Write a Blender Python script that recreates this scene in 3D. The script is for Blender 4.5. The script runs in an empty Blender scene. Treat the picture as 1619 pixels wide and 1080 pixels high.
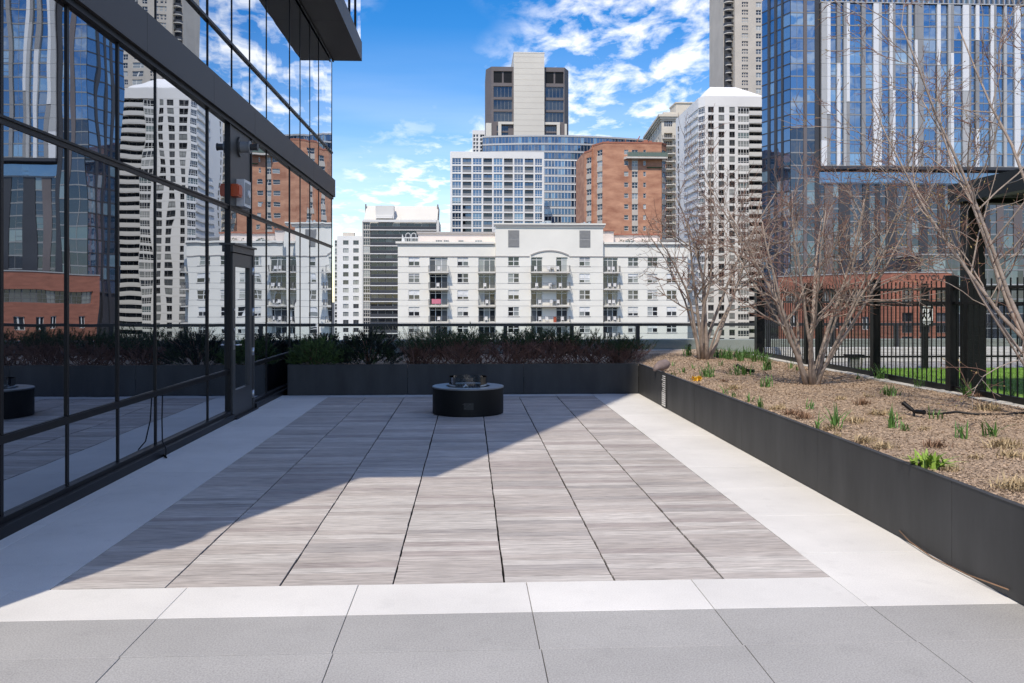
import bpy, math, random
from mathutils import Vector, Matrix, noise as mnoise
R = math.radians
rnd = random.Random(11)
scene = bpy.context.scene
COL = scene.collection

# ------------------------------------------------------------------ camera
F = 1370.0                       # focal length in photo pixels
TH = R(2.85)                     # camera yaw to the right of the deck axis
CX, HY, CH = 809.5, 474.0, 1.55  # principal column, horizon row, eye height
cam_d = bpy.data.cameras.new('camera'); cam = bpy.data.objects.new('camera', cam_d); COL.objects.link(cam)
cam.location = (0, 0, CH); cam.rotation_euler = (R(90), 0, -TH)
cam_d.sensor_width = 36; cam_d.lens = 36 * F / 1619
cam_d.shift_y = -66 / 1619; cam_d.clip_start = .05; cam_d.clip_end = 12000
scene.camera = cam

# ------------------------------------------------------------------ sun and sky
EL, AZ = R(53.6), R(24.6)
S = Vector((-math.sin(AZ) * math.cos(EL), -math.cos(AZ) * math.cos(EL), math.sin(EL)))
sun_d = bpy.data.lights.new('sun', 'SUN'); sun = bpy.data.objects.new('sun', sun_d); COL.objects.link(sun)
sun_d.energy = 3.0; sun_d.angle = R(.53); sun_d.color = (1, .935, .85)
sun.rotation_euler = S.to_track_quat('Z', 'Y').to_euler()

W = bpy.data.worlds.new('World'); scene.world = W; W.use_nodes = True
nt = W.node_tree; nt.nodes.clear()
def N(nt, t, **kw):
    n = nt.nodes.new(t)
    for k, v in kw.items():
        if k.startswith('_'): n.inputs[int(k[1:])].default_value = v
        else: setattr(n, k, v)
    return n
def sky_nodes():
    L = nt.links.new
    sky = N(nt, 'ShaderNodeTexSky', sky_type='NISHITA', sun_disc=False, sun_elevation=EL, sun_rotation=R(180) + AZ,
            altitude=200, air_density=1.0, dust_density=.35, ozone_density=2.2)
    hs = N(nt, 'ShaderNodeHueSaturation'); hs.inputs['Hue'].default_value = .509; hs.inputs['Saturation'].default_value = 1.5; hs.inputs['Value'].default_value = .95
    L(sky.outputs[0], hs.inputs['Color'])
    tc = N(nt, 'ShaderNodeTexCoord'); sep = N(nt, 'ShaderNodeSeparateXYZ'); L(tc.outputs['Generated'], sep.inputs[0])
    zz = N(nt, 'ShaderNodeMath', operation='MAXIMUM', _1=0.0); L(sep.outputs[2], zz.inputs[0])
    za = N(nt, 'ShaderNodeMath', operation='ADD', _1=.10); L(zz.outputs[0], za.inputs[0])
    dx = N(nt, 'ShaderNodeMath', operation='DIVIDE'); L(sep.outputs[0], dx.inputs[0]); L(za.outputs[0], dx.inputs[1])
    dy = N(nt, 'ShaderNodeMath', operation='DIVIDE'); L(sep.outputs[1], dy.inputs[0]); L(za.outputs[0], dy.inputs[1])
    cb = N(nt, 'ShaderNodeCombineXYZ'); L(dx.outputs[0], cb.inputs[0]); L(dy.outputs[0], cb.inputs[1])
    mp = N(nt, 'ShaderNodeMapping'); L(cb.outputs[0], mp.inputs[0])
    mp.inputs['Location'].default_value = CLOUD_OFF; mp.inputs['Rotation'].default_value = (0, 0, R(28)); mp.inputs['Scale'].default_value = (1, .62, 1)
    n1 = N(nt, 'ShaderNodeTexNoise'); n1.inputs['Scale'].default_value = 8.0; n1.inputs['Detail'].default_value = 9; n1.inputs['Roughness'].default_value = .58; n1.inputs['Distortion'].default_value = .25
    n2 = N(nt, 'ShaderNodeTexNoise'); n2.inputs['Scale'].default_value = .62; n2.inputs['Detail'].default_value = 3
    L(mp.outputs[0], n1.inputs['Vector']); L(mp.outputs[0], n2.inputs['Vector'])
    r1 = N(nt, 'ShaderNodeMapRange'); r1.inputs[1].default_value = .44; r1.inputs[2].default_value = .66; L(n1.outputs[0], r1.inputs[0])
    r2 = N(nt, 'ShaderNodeMapRange'); r2.inputs[1].default_value = .385; r2.inputs[2].default_value = .52; L(n2.outputs[0], r2.inputs[0])
    mu = N(nt, 'ShaderNodeMath', operation='MULTIPLY'); L(r1.outputs[0], mu.inputs[0]); L(r2.outputs[0], mu.inputs[1])
    # thin veil towards the horizon
    hz = N(nt, 'ShaderNodeMapRange'); hz.inputs[1].default_value = .30; hz.inputs[2].default_value = .02; hz.inputs[3].default_value = 0; hz.inputs[4].default_value = .42
    L(sep.outputs[2], hz.inputs[0])
    n3 = N(nt, 'ShaderNodeTexNoise'); n3.inputs['Scale'].default_value = 1.5; n3.inputs['Detail'].default_value = 6
    mp3 = N(nt, 'ShaderNodeMapping'); mp3.inputs['Scale'].default_value = (.6, 1.5, 1); mp3.inputs['Location'].default_value = (2.1, 3.7, 0)
    L(cb.outputs[0], mp3.inputs[0]); L(mp3.outputs[0], n3.inputs['Vector'])
    r3 = N(nt, 'ShaderNodeMapRange'); r3.inputs[1].default_value = .38; r3.inputs[2].default_value = .62; r3.inputs[3].default_value = .45; L(n3.outputs[0], r3.inputs[0])
    m3 = N(nt, 'ShaderNodeMath', operation='MULTIPLY'); L(hz.outputs[0], m3.inputs[0]); L(r3.outputs[0], m3.inputs[1])
    mx0 = N(nt, 'ShaderNodeMath', operation='MAXIMUM'); L(mu.outputs[0], mx0.inputs[0]); L(m3.outputs[0], mx0.inputs[1])
    md = N(nt, 'ShaderNodeMath', operation='MULTIPLY', _1=.80, use_clamp=True); L(mx0.outputs[0], md.inputs[0])
    mix = N(nt, 'ShaderNodeMix', data_type='RGBA'); L(md.outputs[0], mix.inputs[0]); L(hs.outputs[0], mix.inputs[6])
    mix.inputs[7].default_value = (8.3, 8.2, 8.15, 1)
    bg = N(nt, 'ShaderNodeBackground'); bg.inputs[1].default_value = .15; L(mix.outputs[2], bg.inputs[0])
    out = N(nt, 'ShaderNodeOutputWorld'); L(bg.outputs[0], out.inputs[0])
CLOUD_OFF = (1.1, 7.7, 0)
sky_nodes()

scene.view_settings.view_transform = 'Standard'; scene.view_settings.look = 'None'
scene.view_settings.gamma = 1; scene.view_settings.exposure = 0.42; scene.view_settings.use_curve_mapping = False
scene.view_settings.use_white_balance = True; scene.view_settings.white_balance_temperature = 7000
scene.render.engine = 'CYCLES'
cy = scene.cycles
cy.use_denoising = True; cy.caustics_reflective = False; cy.caustics_refractive = False
cy.max_bounces = 8; cy.diffuse_bounces = 4; cy.glossy_bounces = 4; cy.transparent_max_bounces = 12; cy.transmission_bounces = 4
cy.sample_clamp_indirect = 6

# ------------------------------------------------------------------ measuring helpers
def Xat(px, Y): return Y * math.tan(TH + math.atan((px - CX) / F))
def dep(X, Y): return X * math.sin(TH) + Y * math.cos(TH)
def Zat(py, X, Y): return CH + (HY - py) / F * dep(X, Y)
def ground(px, py, z=0.0):
    d = F * (CH - z) / (py - HY); xc = (px - CX) / F * d
    return Vector((xc * math.cos(TH) + d * math.sin(TH), d * math.cos(TH) - xc * math.sin(TH), z))

# ------------------------------------------------------------------ materials
def mat(name, c, rough=.6, metal=0.0, var=.10, scale=2.0, bump=0.0, bscale=30.0, spec=.5, objrand=0.0, stretch=(1, 1, 1), c2=None, island=0.0, world=False):
    m = bpy.data.materials.new(name); m.use_nodes = True
    t = m.node_tree; L = t.links.new; b = t.nodes['Principled BSDF']
    b.inputs['Roughness'].default_value = rough; b.inputs['Metallic'].default_value = metal; b.inputs['Specular IOR Level'].default_value = spec
    tc = N(t, 'ShaderNodeTexCoord'); mp = N(t, 'ShaderNodeMapping'); mp.inputs['Scale'].default_value = stretch
    if world:
        g = N(t, 'ShaderNodeNewGeometry'); L(g.outputs['Position'], mp.inputs[0])
    else: L(tc.outputs['Object'], mp.inputs[0])
    n = N(t, 'ShaderNodeTexNoise'); n.inputs['Scale'].default_value = scale; n.inputs['Detail'].default_value = 6; n.inputs['Roughness'].default_value = .6
    L(mp.outputs[0], n.inputs['Vector'])
    mix = N(t, 'ShaderNodeMix', data_type='RGBA')
    lo = tuple(x * (1 - var) for x in c); hi = tuple(min(1, x * (1 + var)) for x in (c2 or c))
    mix.inputs[6].default_value = (*lo, 1); mix.inputs[7].default_value = (*hi, 1)
    r = N(t, 'ShaderNodeMapRange'); r.inputs[1].default_value = .3; r.inputs[2].default_value = .7; L(n.outputs[0], r.inputs[0]); L(r.outputs[0], mix.inputs[0])
    col = mix.outputs[2]
    if objrand or island:
        hv = N(t, 'ShaderNodeHueSaturation'); L(col, hv.inputs['Color'])
        rr = N(t, 'ShaderNodeMapRange'); k = objrand or island; rr.inputs[3].default_value = 1 - k; rr.inputs[4].default_value = 1 + k
        if objrand: oi = N(t, 'ShaderNodeObjectInfo'); L(oi.outputs['Random'], rr.inputs[0])
        else: g = N(t, 'ShaderNodeNewGeometry'); L(g.outputs['Random Per Island'], rr.inputs[0])
        L(rr.outputs[0], hv.inputs['Value']); col = hv.outputs[0]
    L(col, b.inputs['Base Color'])
    if bump:
        n2 = N(t, 'ShaderNodeTexNoise'); n2.inputs['Scale'].default_value = bscale; n2.inputs['Detail'].default_value = 4; L(mp.outputs[0], n2.inputs['Vector'])
        bp = N(t, 'ShaderNodeBump'); bp.inputs['Strength'].default_value = bump; bp.inputs['Distance'].default_value = .01; L(n2.outputs[0], bp.inputs['Height']); L(bp.outputs[0], b.inputs['Normal'])
    return m

def ramp(t, stops, constant=True):
    r = N(t, 'ShaderNodeValToRGB'); cr = r.color_ramp
    if constant: cr.interpolation = 'CONSTANT'
    while len(cr.elements) < len(stops): cr.elements.new(.5)
    for e, (p, c) in zip(cr.elements, stops): e.position = p; e.color = (*c, 1)
    return r

def glass_mat(name, stops, gl=(.8, .88, 1.0), base=.15, fres=1.0, rough=.01, wav=0.0, wscale=.8):
    """coated window glass: a dark or curtained room behind a mirror coat; each pane its own room tone"""
    m = bpy.data.materials.new(name); m.use_nodes = True
    t = m.node_tree; L = t.links.new; t.nodes.clear()
    oi = N(t, 'ShaderNodeObjectInfo'); rp = ramp(t, stops); L(oi.outputs['Random'], rp.inputs[0])
    df = N(t, 'ShaderNodeBsdfDiffuse'); L(rp.outputs[0], df.inputs[0])
    g = N(t, 'ShaderNodeBsdfGlossy'); g.inputs[0].default_value = (*gl, 1); g.inputs[1].default_value = rough
    fr = N(t, 'ShaderNodeFresnel'); fr.inputs[0].default_value = 1.5
    ma = N(t, 'ShaderNodeMath', operation='MULTIPLY_ADD', use_clamp=True, _1=fres, _2=base); L(fr.outputs[0], ma.inputs[0])
    mx = N(t, 'ShaderNodeMixShader'); L(ma.outputs[0], mx.inputs[0]); L(df.outputs[0], mx.inputs[1]); L(g.outputs[0], mx.inputs[2])
    if wav:
        ge = N(t, 'ShaderNodeNewGeometry')
        n = N(t, 'ShaderNodeTexNoise'); n.inputs['Scale'].default_value = wscale; n.inputs['Detail'].default_value = 1
        L(ge.outputs['Position'], n.inputs['Vector'])
        bp = N(t, 'ShaderNodeBump'); bp.inputs['Strength'].default_value = 1; bp.inputs['Distance'].default_value = wav
        L(n.outputs[0], bp.inputs['Height']); L(bp.outputs[0], g.inputs['Normal'])
    o = N(t, 'ShaderNodeOutputMaterial'); L(mx.outputs[0], o.inputs[0])
    return m

def clear_mat(name, tint=(.93, .96, .95)):
    m = bpy.data.materials.new(name); m.use_nodes = True
    t = m.node_tree; L = t.links.new; t.nodes.clear()
    tr = N(t, 'ShaderNodeBsdfTransparent'); tr.inputs[0].default_value = (*tint, 1)
    g = N(t, 'ShaderNodeBsdfGlossy'); g.inputs[1].default_value = .01
    fr = N(t, 'ShaderNodeFresnel'); fr.inputs[0].default_value = 1.45
    mx = N(t, 'ShaderNodeMixShader'); L(fr.outputs[0], mx.inputs[0]); L(tr.outputs[0], mx.inputs[1]); L(g.outputs[0], mx.inputs[2])
    o = N(t, 'ShaderNodeOutputMaterial'); L(mx.outputs[0], o.inputs[0])
    return m

def wood_mat():
    m = bpy.data.materials.new('weathered_wood'); m.use_nodes = True
    t = m.node_tree; L = t.links.new; b = t.nodes['Principled BSDF']; b.inputs['Roughness'].default_value = .7; b.inputs['Specular IOR Level'].default_value = .25
    g = N(t, 'ShaderNodeNewGeometry'); oi = N(t, 'ShaderNodeObjectInfo')
    ad = N(t, 'ShaderNodeMath', operation='ADD'); L(oi.outputs['Random'], ad.inputs[0]); L(g.outputs['Random Per Island'], ad.inputs[1])
    fr = N(t, 'ShaderNodeMath', operation='FRACT'); L(ad.outputs[0], fr.inputs[0])
    sc = N(t, 'ShaderNodeMath', operation='MULTIPLY', _1=37.0); L(fr.outputs[0], sc.inputs[0])
    cb = N(t, 'ShaderNodeCombineXYZ'); L(sc.outputs[0], cb.inputs[0]); L(sc.outputs[0], cb.inputs[2])
    va = N(t, 'ShaderNodeVectorMath', operation='ADD'); L(g.outputs['Position'], va.inputs[0]); L(cb.outputs[0], va.inputs[1])
    mp = N(t, 'ShaderNodeMapping'); mp.inputs['Scale'].default_value = (3.0, 60, 1); L(va.outputs[0], mp.inputs[0])
    n = N(t, 'ShaderNodeTexNoise'); n.inputs['Scale'].default_value = 1.6; n.inputs['Detail'].default_value = 7; n.inputs['Roughness'].default_value = .68; n.inputs['Distortion'].default_value = .5; L(mp.outputs[0], n.inputs['Vector'])
    # tone of the board itself
    rp = ramp(t, [(0, (.47, .405, .375)), (.09, (.55, .495, .455)), (.34, (.62, .57, .525)), (.5, (.525, .47, .43)), (.64, (.64, .595, .55)), (.8, (.55, .49, .445)), (.92, (.46, .42, .395))])
    L(fr.outputs[0], rp.inputs[0])
    gr = N(t, 'ShaderNodeMapRange'); gr.inputs[1].default_value = .3; gr.inputs[2].default_value = .7; gr.inputs[3].default_value = .60; gr.inputs[4].default_value = 1.22; L(n.outputs[0], gr.inputs[0])
    # slow weathering patches
    n2 = N(t, 'ShaderNodeTexNoise'); n2.inputs['Scale'].default_value = .9; n2.inputs['Detail'].default_value = 4; L(g.outputs['Position'], n2.inputs['Vector'])
    g2 = N(t, 'ShaderNodeMapRange'); g2.inputs[1].default_value = .3; g2.inputs[2].default_value = .7; g2.inputs[3].default_value = .88; g2.inputs[4].default_value = 1.1; L(n2.outputs[0], g2.inputs[0])
    mu = N(t, 'ShaderNodeMath', operation='MULTIPLY'); 
    mpf = N(t, 'ShaderNodeMapping'); mpf.inputs['Scale'].default_value = (5.5, 210, 1); L(va.outputs[0], mpf.inputs[0])
    nf_ = N(t, 'ShaderNodeTexNoise'); nf_.inputs['Scale'].default_value = 1.0; nf_.inputs['Detail'].default_value = 3; L(mpf.outputs[0], nf_.inputs['Vector'])
    gf = N(t, 'ShaderNodeMapRange'); gf.inputs[1].default_value = .40; gf.inputs[2].default_value = .56; gf.inputs[3].default_value = .70; gf.inputs[4].default_value = 1.06; L(nf_.outputs[0], gf.inputs[0])
    m0 = N(t, 'ShaderNodeMath', operation='MULTIPLY'); L(gr.outputs[0], m0.inputs[0]); L(gf.outputs[0], m0.inputs[1])
    L(m0.outputs[0], mu.inputs[0]); L(g2.outputs[0], mu.inputs[1])
    hv = N(t, 'ShaderNodeHueSaturation'); L(rp.outputs[0], hv.inputs['Color']); L(mu.outputs[0], hv.inputs['Value']); hv.inputs['Saturation'].default_value = .8
    L(hv.outputs[0], b.inputs['Base Color'])
    bp = N(t, 'ShaderNodeBump'); bp.inputs['Strength'].default_value = .25; bp.inputs['Distance'].default_value = .004; L(n.outputs[0], bp.inputs['Height']); L(bp.outputs[0], b.inputs['Normal'])
    return m

def paver_mat(name, c, speck=.0):
    m = bpy.data.materials.new(name); m.use_nodes = True
    t = m.node_tree; L = t.links.new; b = t.nodes['Principled BSDF']; b.inputs['Roughness'].default_value = .82; b.inputs['Specular IOR Level'].default_value = .3
    g = N(t, 'ShaderNodeNewGeometry'); oi = N(t, 'ShaderNodeObjectInfo')
    n = N(t, 'ShaderNodeTexNoise'); n.inputs['Scale'].default_value = 1.3; n.inputs['Detail'].default_value = 8; n.inputs['Roughness'].default_value = .62; L(g.outputs['Position'], n.inputs['Vector'])
    n2 = N(t, 'ShaderNodeTexNoise'); n2.inputs['Scale'].default_value = 130; n2.inputs['Detail'].default_value = 2; L(g.outputs['Position'], n2.inputs['Vector'])
    a = N(t, 'ShaderNodeMapRange'); a.inputs[1].default_value = .25; a.inputs[2].default_value = .75; a.inputs[3].default_value = .87; a.inputs[4].default_value = 1.07; L(n.outputs[0], a.inputs[0])
    c2 = N(t, 'ShaderNodeMapRange'); c2.inputs[1].default_value = .3; c2.inputs[2].default_value = .7; c2.inputs[3].default_value = 1 - speck; c2.inputs[4].default_value = 1 + speck; L(n2.outputs[0], c2.inputs[0])
    o = N(t, 'ShaderNodeMapRange'); o.inputs[3].default_value = .965; o.inputs[4].default_value = 1.035; L(oi.outputs['Random'], o.inputs[0])
    m1 = N(t, 'ShaderNodeMath', operation='MULTIPLY'); L(a.outputs[0], m1.inputs[0]); L(c2.outputs[0], m1.inputs[1])
    m2 = N(t, 'ShaderNodeMath', operation='MULTIPLY'); L(m1.outputs[0], m2.inputs[0]); L(o.outputs[0], m2.inputs[1])
    # a few small dark stains
    n3 = N(t, 'ShaderNodeTexNoise'); n3.inputs['Scale'].default_value = 5.5; n3.inputs['Detail'].default_value = 5; L(g.outputs['Position'], n3.inputs['Vector'])
    s3 = N(t, 'ShaderNodeMapRange'); s3.inputs[1].default_value = .60; s3.inputs[2].default_value = .74; s3.inputs[3].default_value = 1; s3.inputs[4].default_value = .92; L(n3.outputs[0], s3.inputs[0])
    m3 = N(t, 'ShaderNodeMath', operation='MULTIPLY'); L(m2.outputs[0], m3.inputs[0]); L(s3.outputs[0], m3.inputs[1])
    hv = N(t, 'ShaderNodeHueSaturation'); hv.inputs['Color'].default_value = (*c, 1); L(m3.outputs[0], hv.inputs['Value'])
    L(hv.outputs[0], b.inputs['Base Color'])
    bp = N(t, 'ShaderNodeBump'); bp.inputs['Strength'].default_value = .2; bp.inputs['Distance'].default_value = .002; L(n2.outputs[0], bp.inputs['Height']); L(bp.outputs[0], b.inputs['Normal'])
    return m

BLIND = [(0, (.012, .014, .016)), (.30, (.03, .034, .04)), (.48, (.10, .11, .12)), (.62, (.26, .28, .28)), (.76, (.05, .055, .06)), (.88, (.38, .40, .40))]
DARKR = [(0, (.012, .014, .018)), (.45, (.03, .035, .04)), (.75, (.075, .085, .095)), (.9, (.17, .19, .2))]
BLUER = [(0, (.010, .026, .055)), (.25, (.02, .055, .11)), (.5, (.035, .085, .16)), (.7, (.012, .03, .06)), (.84, (.09, .17, .24)), (.94, (.16, .26, .33))]
M = dict(
    facade_glass=glass_mat('facade_glass', [(0, (.008, .010, .014)), (.5, (.012, .015, .02))], gl=(.86, .91, .97), base=.54, fres=.9, rough=.004, wav=.0019, wscale=1.1),
    condo_glass=glass_mat('condo_glass', BLIND, base=.04, fres=.7),
    dark_glass=glass_mat('dark_glass', DARKR, base=.04, fres=.7),
    blue_glass=glass_mat('blue_glass', BLUER, gl=(.55, .70, .95), base=.14, fres=.9),
    tower_glass=glass_mat('tower_glass', BLUER, gl=(.62, .78, 1.0), base=.30, fres=.9, wav=.02, wscale=.25),
    deep_glass=glass_mat('deep_glass', [(0, (.02, .024, .03)), (.4, (.05, .06, .075)), (.65, (.11, .16, .17)), (.8, (.03, .035, .045)), (.93, (.2, .26, .27))], gl=(.5, .6, .75), base=.10, fres=.9, wav=.03, wscale=.3),
    grey_glass=glass_mat('grey_glass', [(0, (.014, .02, .028)), (.5, (.022, .03, .04)), (.8, (.035, .045, .055))], gl=(.4, .5, .62), base=.10, fres=.8),
    clear=clear_mat('clear_guard_glass'), ring=clear_mat('fire_ring_glass', (.90, .92, .92)),
    black=mat('black_metal', (.007, .007, .008), .42, 0, .15, 6, spec=.25),
    mullion=mat('mullion_metal', (.009, .009, .011), .4, 0, .1, 4, spec=.25),
    band=mat('band_metal', (.050, .046, .047), .45, .1, .06, .7, spec=.3),
    doorgrey=mat('door_paint', (.055, .053, .053), .45, 0, .08, 3),
    soffit=mat('soffit_metal', (.075, .066, .062), .5, 0, .1, .8),
    steel=mat('brushed_steel', (.55, .56, .58), .3, .9, .1, 8),
    planter=mat('planter_steel', (.047, .048, .050), .55, .0, .34, 2.6, spec=.3, bump=.06, bscale=9, stretch=(1, 1, .30)),
    pit=mat('pit_metal', (.006, .006, .006), .5, 0, .2, 5, spec=.25),
    pit_top=mat('pit_rim', (.20, .205, .215), .38, .3, .12, 5),
    lava=mat('lava_rock', (.03, .028, .03), .7, 0, .4, 30),
    wood=wood_mat(), under=mat('deck_underlay', (.012, .011, .010), .9),
    white_paver=paver_mat('white_paver', (.71, .70, .675), .07), grey_paver=paver_mat('grey_paver', (.385, .38, .37), .20),
    condo=mat('condo_stucco', (.76, .745, .69), .85, 0, .05, .25), condo_trim=mat('condo_trim', (.36, .34, .33), .8, 0, .08, .3),
    condo_pink=mat('condo_pink', (.70, .62, .57), .85, 0, .05, .3), sash=mat('white_sash', (.68, .69, .68), .5), louver=mat('louver_grey', (.27, .275, .28), .55),
    slabw=mat('balcony_slab', (.58, .56, .52), .8), rail=mat('balcony_rail', (.16, .16, .16), .5),
    white=mat('white_concrete', (.78, .785, .78), .8, 0, .05, .08), white2=mat('white_panel', (.72, .725, .72), .75, 0, .05, .1),
    offwhite=mat('offwhite', (.66, .66, .64), .8, 0, .06, .1), beige=mat('beige_stone', (.50, .46, .41), .85, 0, .10, .12), cream=mat('cream_stone', (.60, .555, .47), .85, 0, .08, .2),
    darkgrey=mat('dark_stone', (.135, .12, .125), .7, 0, .12, .1), corebeige=mat('core_panel', (.60, .58, .53), .8, 0, .05, .06),
    brick=mat('brick_masonry', (.37, .165, .105), .9, 0, .14, .22, c2=(.50, .27, .175), stretch=(1, 1, 2.6)), brick2=mat('dark_brick', (.34, .135, .09), .9, 0, .2, .3, stretch=(1, 1, 6)),
    finw=mat('fin_white', (.70, .71, .73), .45, .1, .04, .2), fing=mat('fin_grey', (.27, .27, .275), .45, .1, .05, .2), finl=mat('fin_light', (.42, .425, .43), .45, .1, .05, .2),
    towdark=mat('tower_dark', (.045, .048, .058), .45, .1, .1, .2), slabg=mat('slab_edge', (.24, .25, .26), .6),
    asphalt=mat('asphalt', (.05, .05, .052), .9, 0, .2, .05), roofing=mat('roofing', (.30, .30, .30), .9), conc=mat('parapet_concrete', (.30, .315, .29), .85, 0, .12, .8),
    block=mat('white_block', (.60, .60, .58), .85, 0, .06, 2), lawn=mat('turf', (.11, .235, .025), .85, 0, .3, 6, c2=(.15, .28, .03)), blade=mat('turf_blade', (.14, .29, .03), .7, 0, .25, 3, island=.3),
    mulch=mat('mulch', (.28, .20, .14), .95, 0, .45, 30, c2=(.43, .325, .235), bump=.8, bscale=60), chip=mat('mulch_chip', (.36, .265, .185), .9, 0, .2, 20, island=.5),
    bark=mat('bark', (.32, .262, .225), .85, 0, .3, 14, bump=.3, bscale=60), twig=mat('twig', (.215, .12, .092), .85, 0, .25, 9), bud=mat('bud', (.30, .22, .08), .7),
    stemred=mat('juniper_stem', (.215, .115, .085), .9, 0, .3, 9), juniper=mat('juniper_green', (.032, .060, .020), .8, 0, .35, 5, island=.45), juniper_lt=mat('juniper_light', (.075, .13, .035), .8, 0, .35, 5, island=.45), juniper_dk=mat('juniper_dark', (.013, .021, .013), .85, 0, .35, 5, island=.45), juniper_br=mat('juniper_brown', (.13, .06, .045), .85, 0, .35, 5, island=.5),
    leaf=mat('bulb_leaf', (.075, .175, .035), .55, 0, .25, 12, island=.35), leaf_lt=mat('lettuce_leaf', (.22, .34, .05), .6, 0, .3, 12, island=.3), dry=mat('dry_grass', (.42, .32, .19), .9, 0, .2, 15, island=.35), drybr=mat('dry_brown', (.22, .13, .08), .9, 0, .2, 15, island=.35),
    kerb=mat('kerb_concrete', (.56, .55, .52), .85, 0, .12, 5), rockc=mat('stone_mauve', (.20, .155, .15), .8, 0, .2, 9), yellow=mat('yellow_petal', (.75, .45, .03), .6), red=mat('alarm_red', (.55, .09, .03), .4), plastic=mat('white_plastic', (.72, .72, .72), .4), pinkcloth=mat('pink_cloth', (.62, .20, .27), .9),
    guard=mat('guard_metal', (.030, .032, .036), .4, .1, .08, 4), ink=mat('sign_black', (.015, .015, .015), .5), signw=mat('sign_white', (.72, .73, .74), .5), green=mat('rail_green', (.12, .17, .15), .6), planty=mat('planter_green', (.06, .10, .04), .8, 0, .3, 2), letter=mat('letter_bronze', (.035, .028, .025), .5), teal=mat('teal_glass', (.05, .09, .09), .1, 0, .1, 1, spec=.8),
)

# ------------------------------------------------------------------ mesh helpers
class MB:
    def __init__(s): s.v = []; s.f = []; s.m = []; s.sm = []
    def add(s, vs, fs, mi=0, smooth=False):
        o = len(s.v); s.v += [tuple(p) for p in vs]
        for f in fs: s.f.append(tuple(i + o for i in f)); s.m.append(mi); s.sm.append(smooth)
    def box(s, x0, x1, y0, y1, z0, z1, mi=0):
        s.add([(x0, y0, z0), (x1, y0, z0), (x1, y1, z0), (x0, y1, z0), (x0, y0, z1), (x1, y0, z1), (x1, y1, z1), (x0, y1, z1)],
              [(0, 3, 2, 1), (4, 5, 6, 7), (0, 1, 5, 4), (1, 2, 6, 5), (2, 3, 7, 6), (3, 0, 4, 7)], mi)
    def quad(s, a, b, c, d, mi=0): s.add([a, b, c, d], [(0, 1, 2, 3)], mi)
    def tube(s, pts, rad, n=5, mi=0, cap=True, smooth=True):
        pts = [Vector(p) for p in pts]; k = len(pts); vs = []; ref = None
        for i, p in enumerate(pts):
            d = (pts[min(i + 1, k - 1)] - pts[max(i - 1, 0)])
            d = d.normalized() if d.length > 1e-9 else Vector((0, 0, 1))
            if ref is None: ref = Vector((1, 0, 0)) if abs(d.x) < .8 else Vector((0, 1, 0))
            a = (ref - d * ref.dot(d)).normalized(); b = d.cross(a); ref = a
            r = rad[i] if hasattr(rad, '__len__') else rad
            for j in range(n):
                t = 2 * math.pi * j / n; vs.append(p + a * (r * math.cos(t)) + b * (r * math.sin(t)))
        fs = [(i * n + j, i * n + (j + 1) % n, (i + 1) * n + (j + 1) % n, (i + 1) * n + j) for i in range(k - 1) for j in range(n)]
        s.add(vs, fs, mi, smooth)
        if cap:
            o = len(s.v) - len(vs)
            s.f.append(tuple(o + j for j in reversed(range(n)))); s.m.append(mi); s.sm.append(False)
            s.f.append(tuple(o + (k - 1) * n + j for j in range(n))); s.m.append(mi); s.sm.append(False)
    def lathe(s, prof, n=48, mi=0, c=(0, 0, 0), smooth=False):
        vs = [(c[0] + r * math.cos(2 * math.pi * j / n), c[1] + r * math.sin(2 * math.pi * j / n), c[2] + z) for r, z in prof for j in range(n)]
        fs = [(i * n + j, i * n + (j + 1) % n, (i + 1) * n + (j + 1) % n, (i + 1) * n + j) for i in range(len(prof) - 1) for j in range(n)]
        s.add(vs, fs, mi, smooth)
    def prism(s, poly, z0, z1, mi=0, top=None):
        n = len(poly)
        s.add([(x, y, z0) for x, y in poly] + [(x, y, z1) for x, y in poly],
              [tuple(reversed(range(n))), tuple(range(n, 2 * n))] + [(i, (i + 1) % n, n + (i + 1) % n, n + i) for i in range(n)], mi)
    def mesh(s, name, mats, org=(0, 0, 0)):
        me = bpy.data.meshes.new(name); ox, oy, oz = org
        me.from_pydata([(x - ox, y - oy, z - oz) for x, y, z in s.v], [], s.f)
        for m in (mats if isinstance(mats, (list, tuple)) else [mats]): me.materials.append(M[m])
        me.polygons.foreach_set('material_index', s.m); me.polygons.foreach_set('use_smooth', s.sm); me.update()
        return me
ROOT = {}
def put(name, me, parent=None, loc=(0, 0, 0), rz=0.0, rot=None, local=False):
    """link one object; world location in, converted to the (unrotated) root's frame unless local"""
    o = bpy.data.objects.new(name, me); COL.objects.link(o)
    loc = Vector(loc)
    if parent is not None:
        o.parent = parent
        if not local: loc = loc - ROOT.get(parent.name, Vector((0, 0, 0)))
    o.location = loc; o.rotation_euler = rot or (0, 0, rz)
    return o
def thing(name, label, cat, loc=(0, 0, 0), group=None, rz=0.0):
    o = bpy.data.objects.new(name, None); COL.objects.link(o); o.location = loc; o.rotation_euler = (0, 0, rz); o.empty_display_size = .2
    o['label'] = label; o['category'] = cat
    if group: o['group'] = group
    ROOT[o.name] = Vector(loc); return o
def tag(o, label, cat, group=None):
    o['label'] = label; o['category'] = cat
    if group: o['group'] = group
    return o
def struct(name, mb, mats, loc=(0, 0, 0)):
    o = put(name, mb.mesh(name, mats)); o['kind'] = 'structure'; return o
def sroot(name, loc=(0, 0, 0)):
    o = bpy.data.objects.new(name, None); COL.objects.link(o); o.location = loc; o['kind'] = 'structure'; ROOT[o.name] = Vector(loc); return o
def part(name, mb, mats, root, **kw):
    """mesh given in world coordinates, stored relative to its root"""
    return put(name, mb.mesh(name, mats, ROOT.get(root.name, (0, 0, 0))), root, (0, 0, 0), local=True)
CACHE = {}
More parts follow.
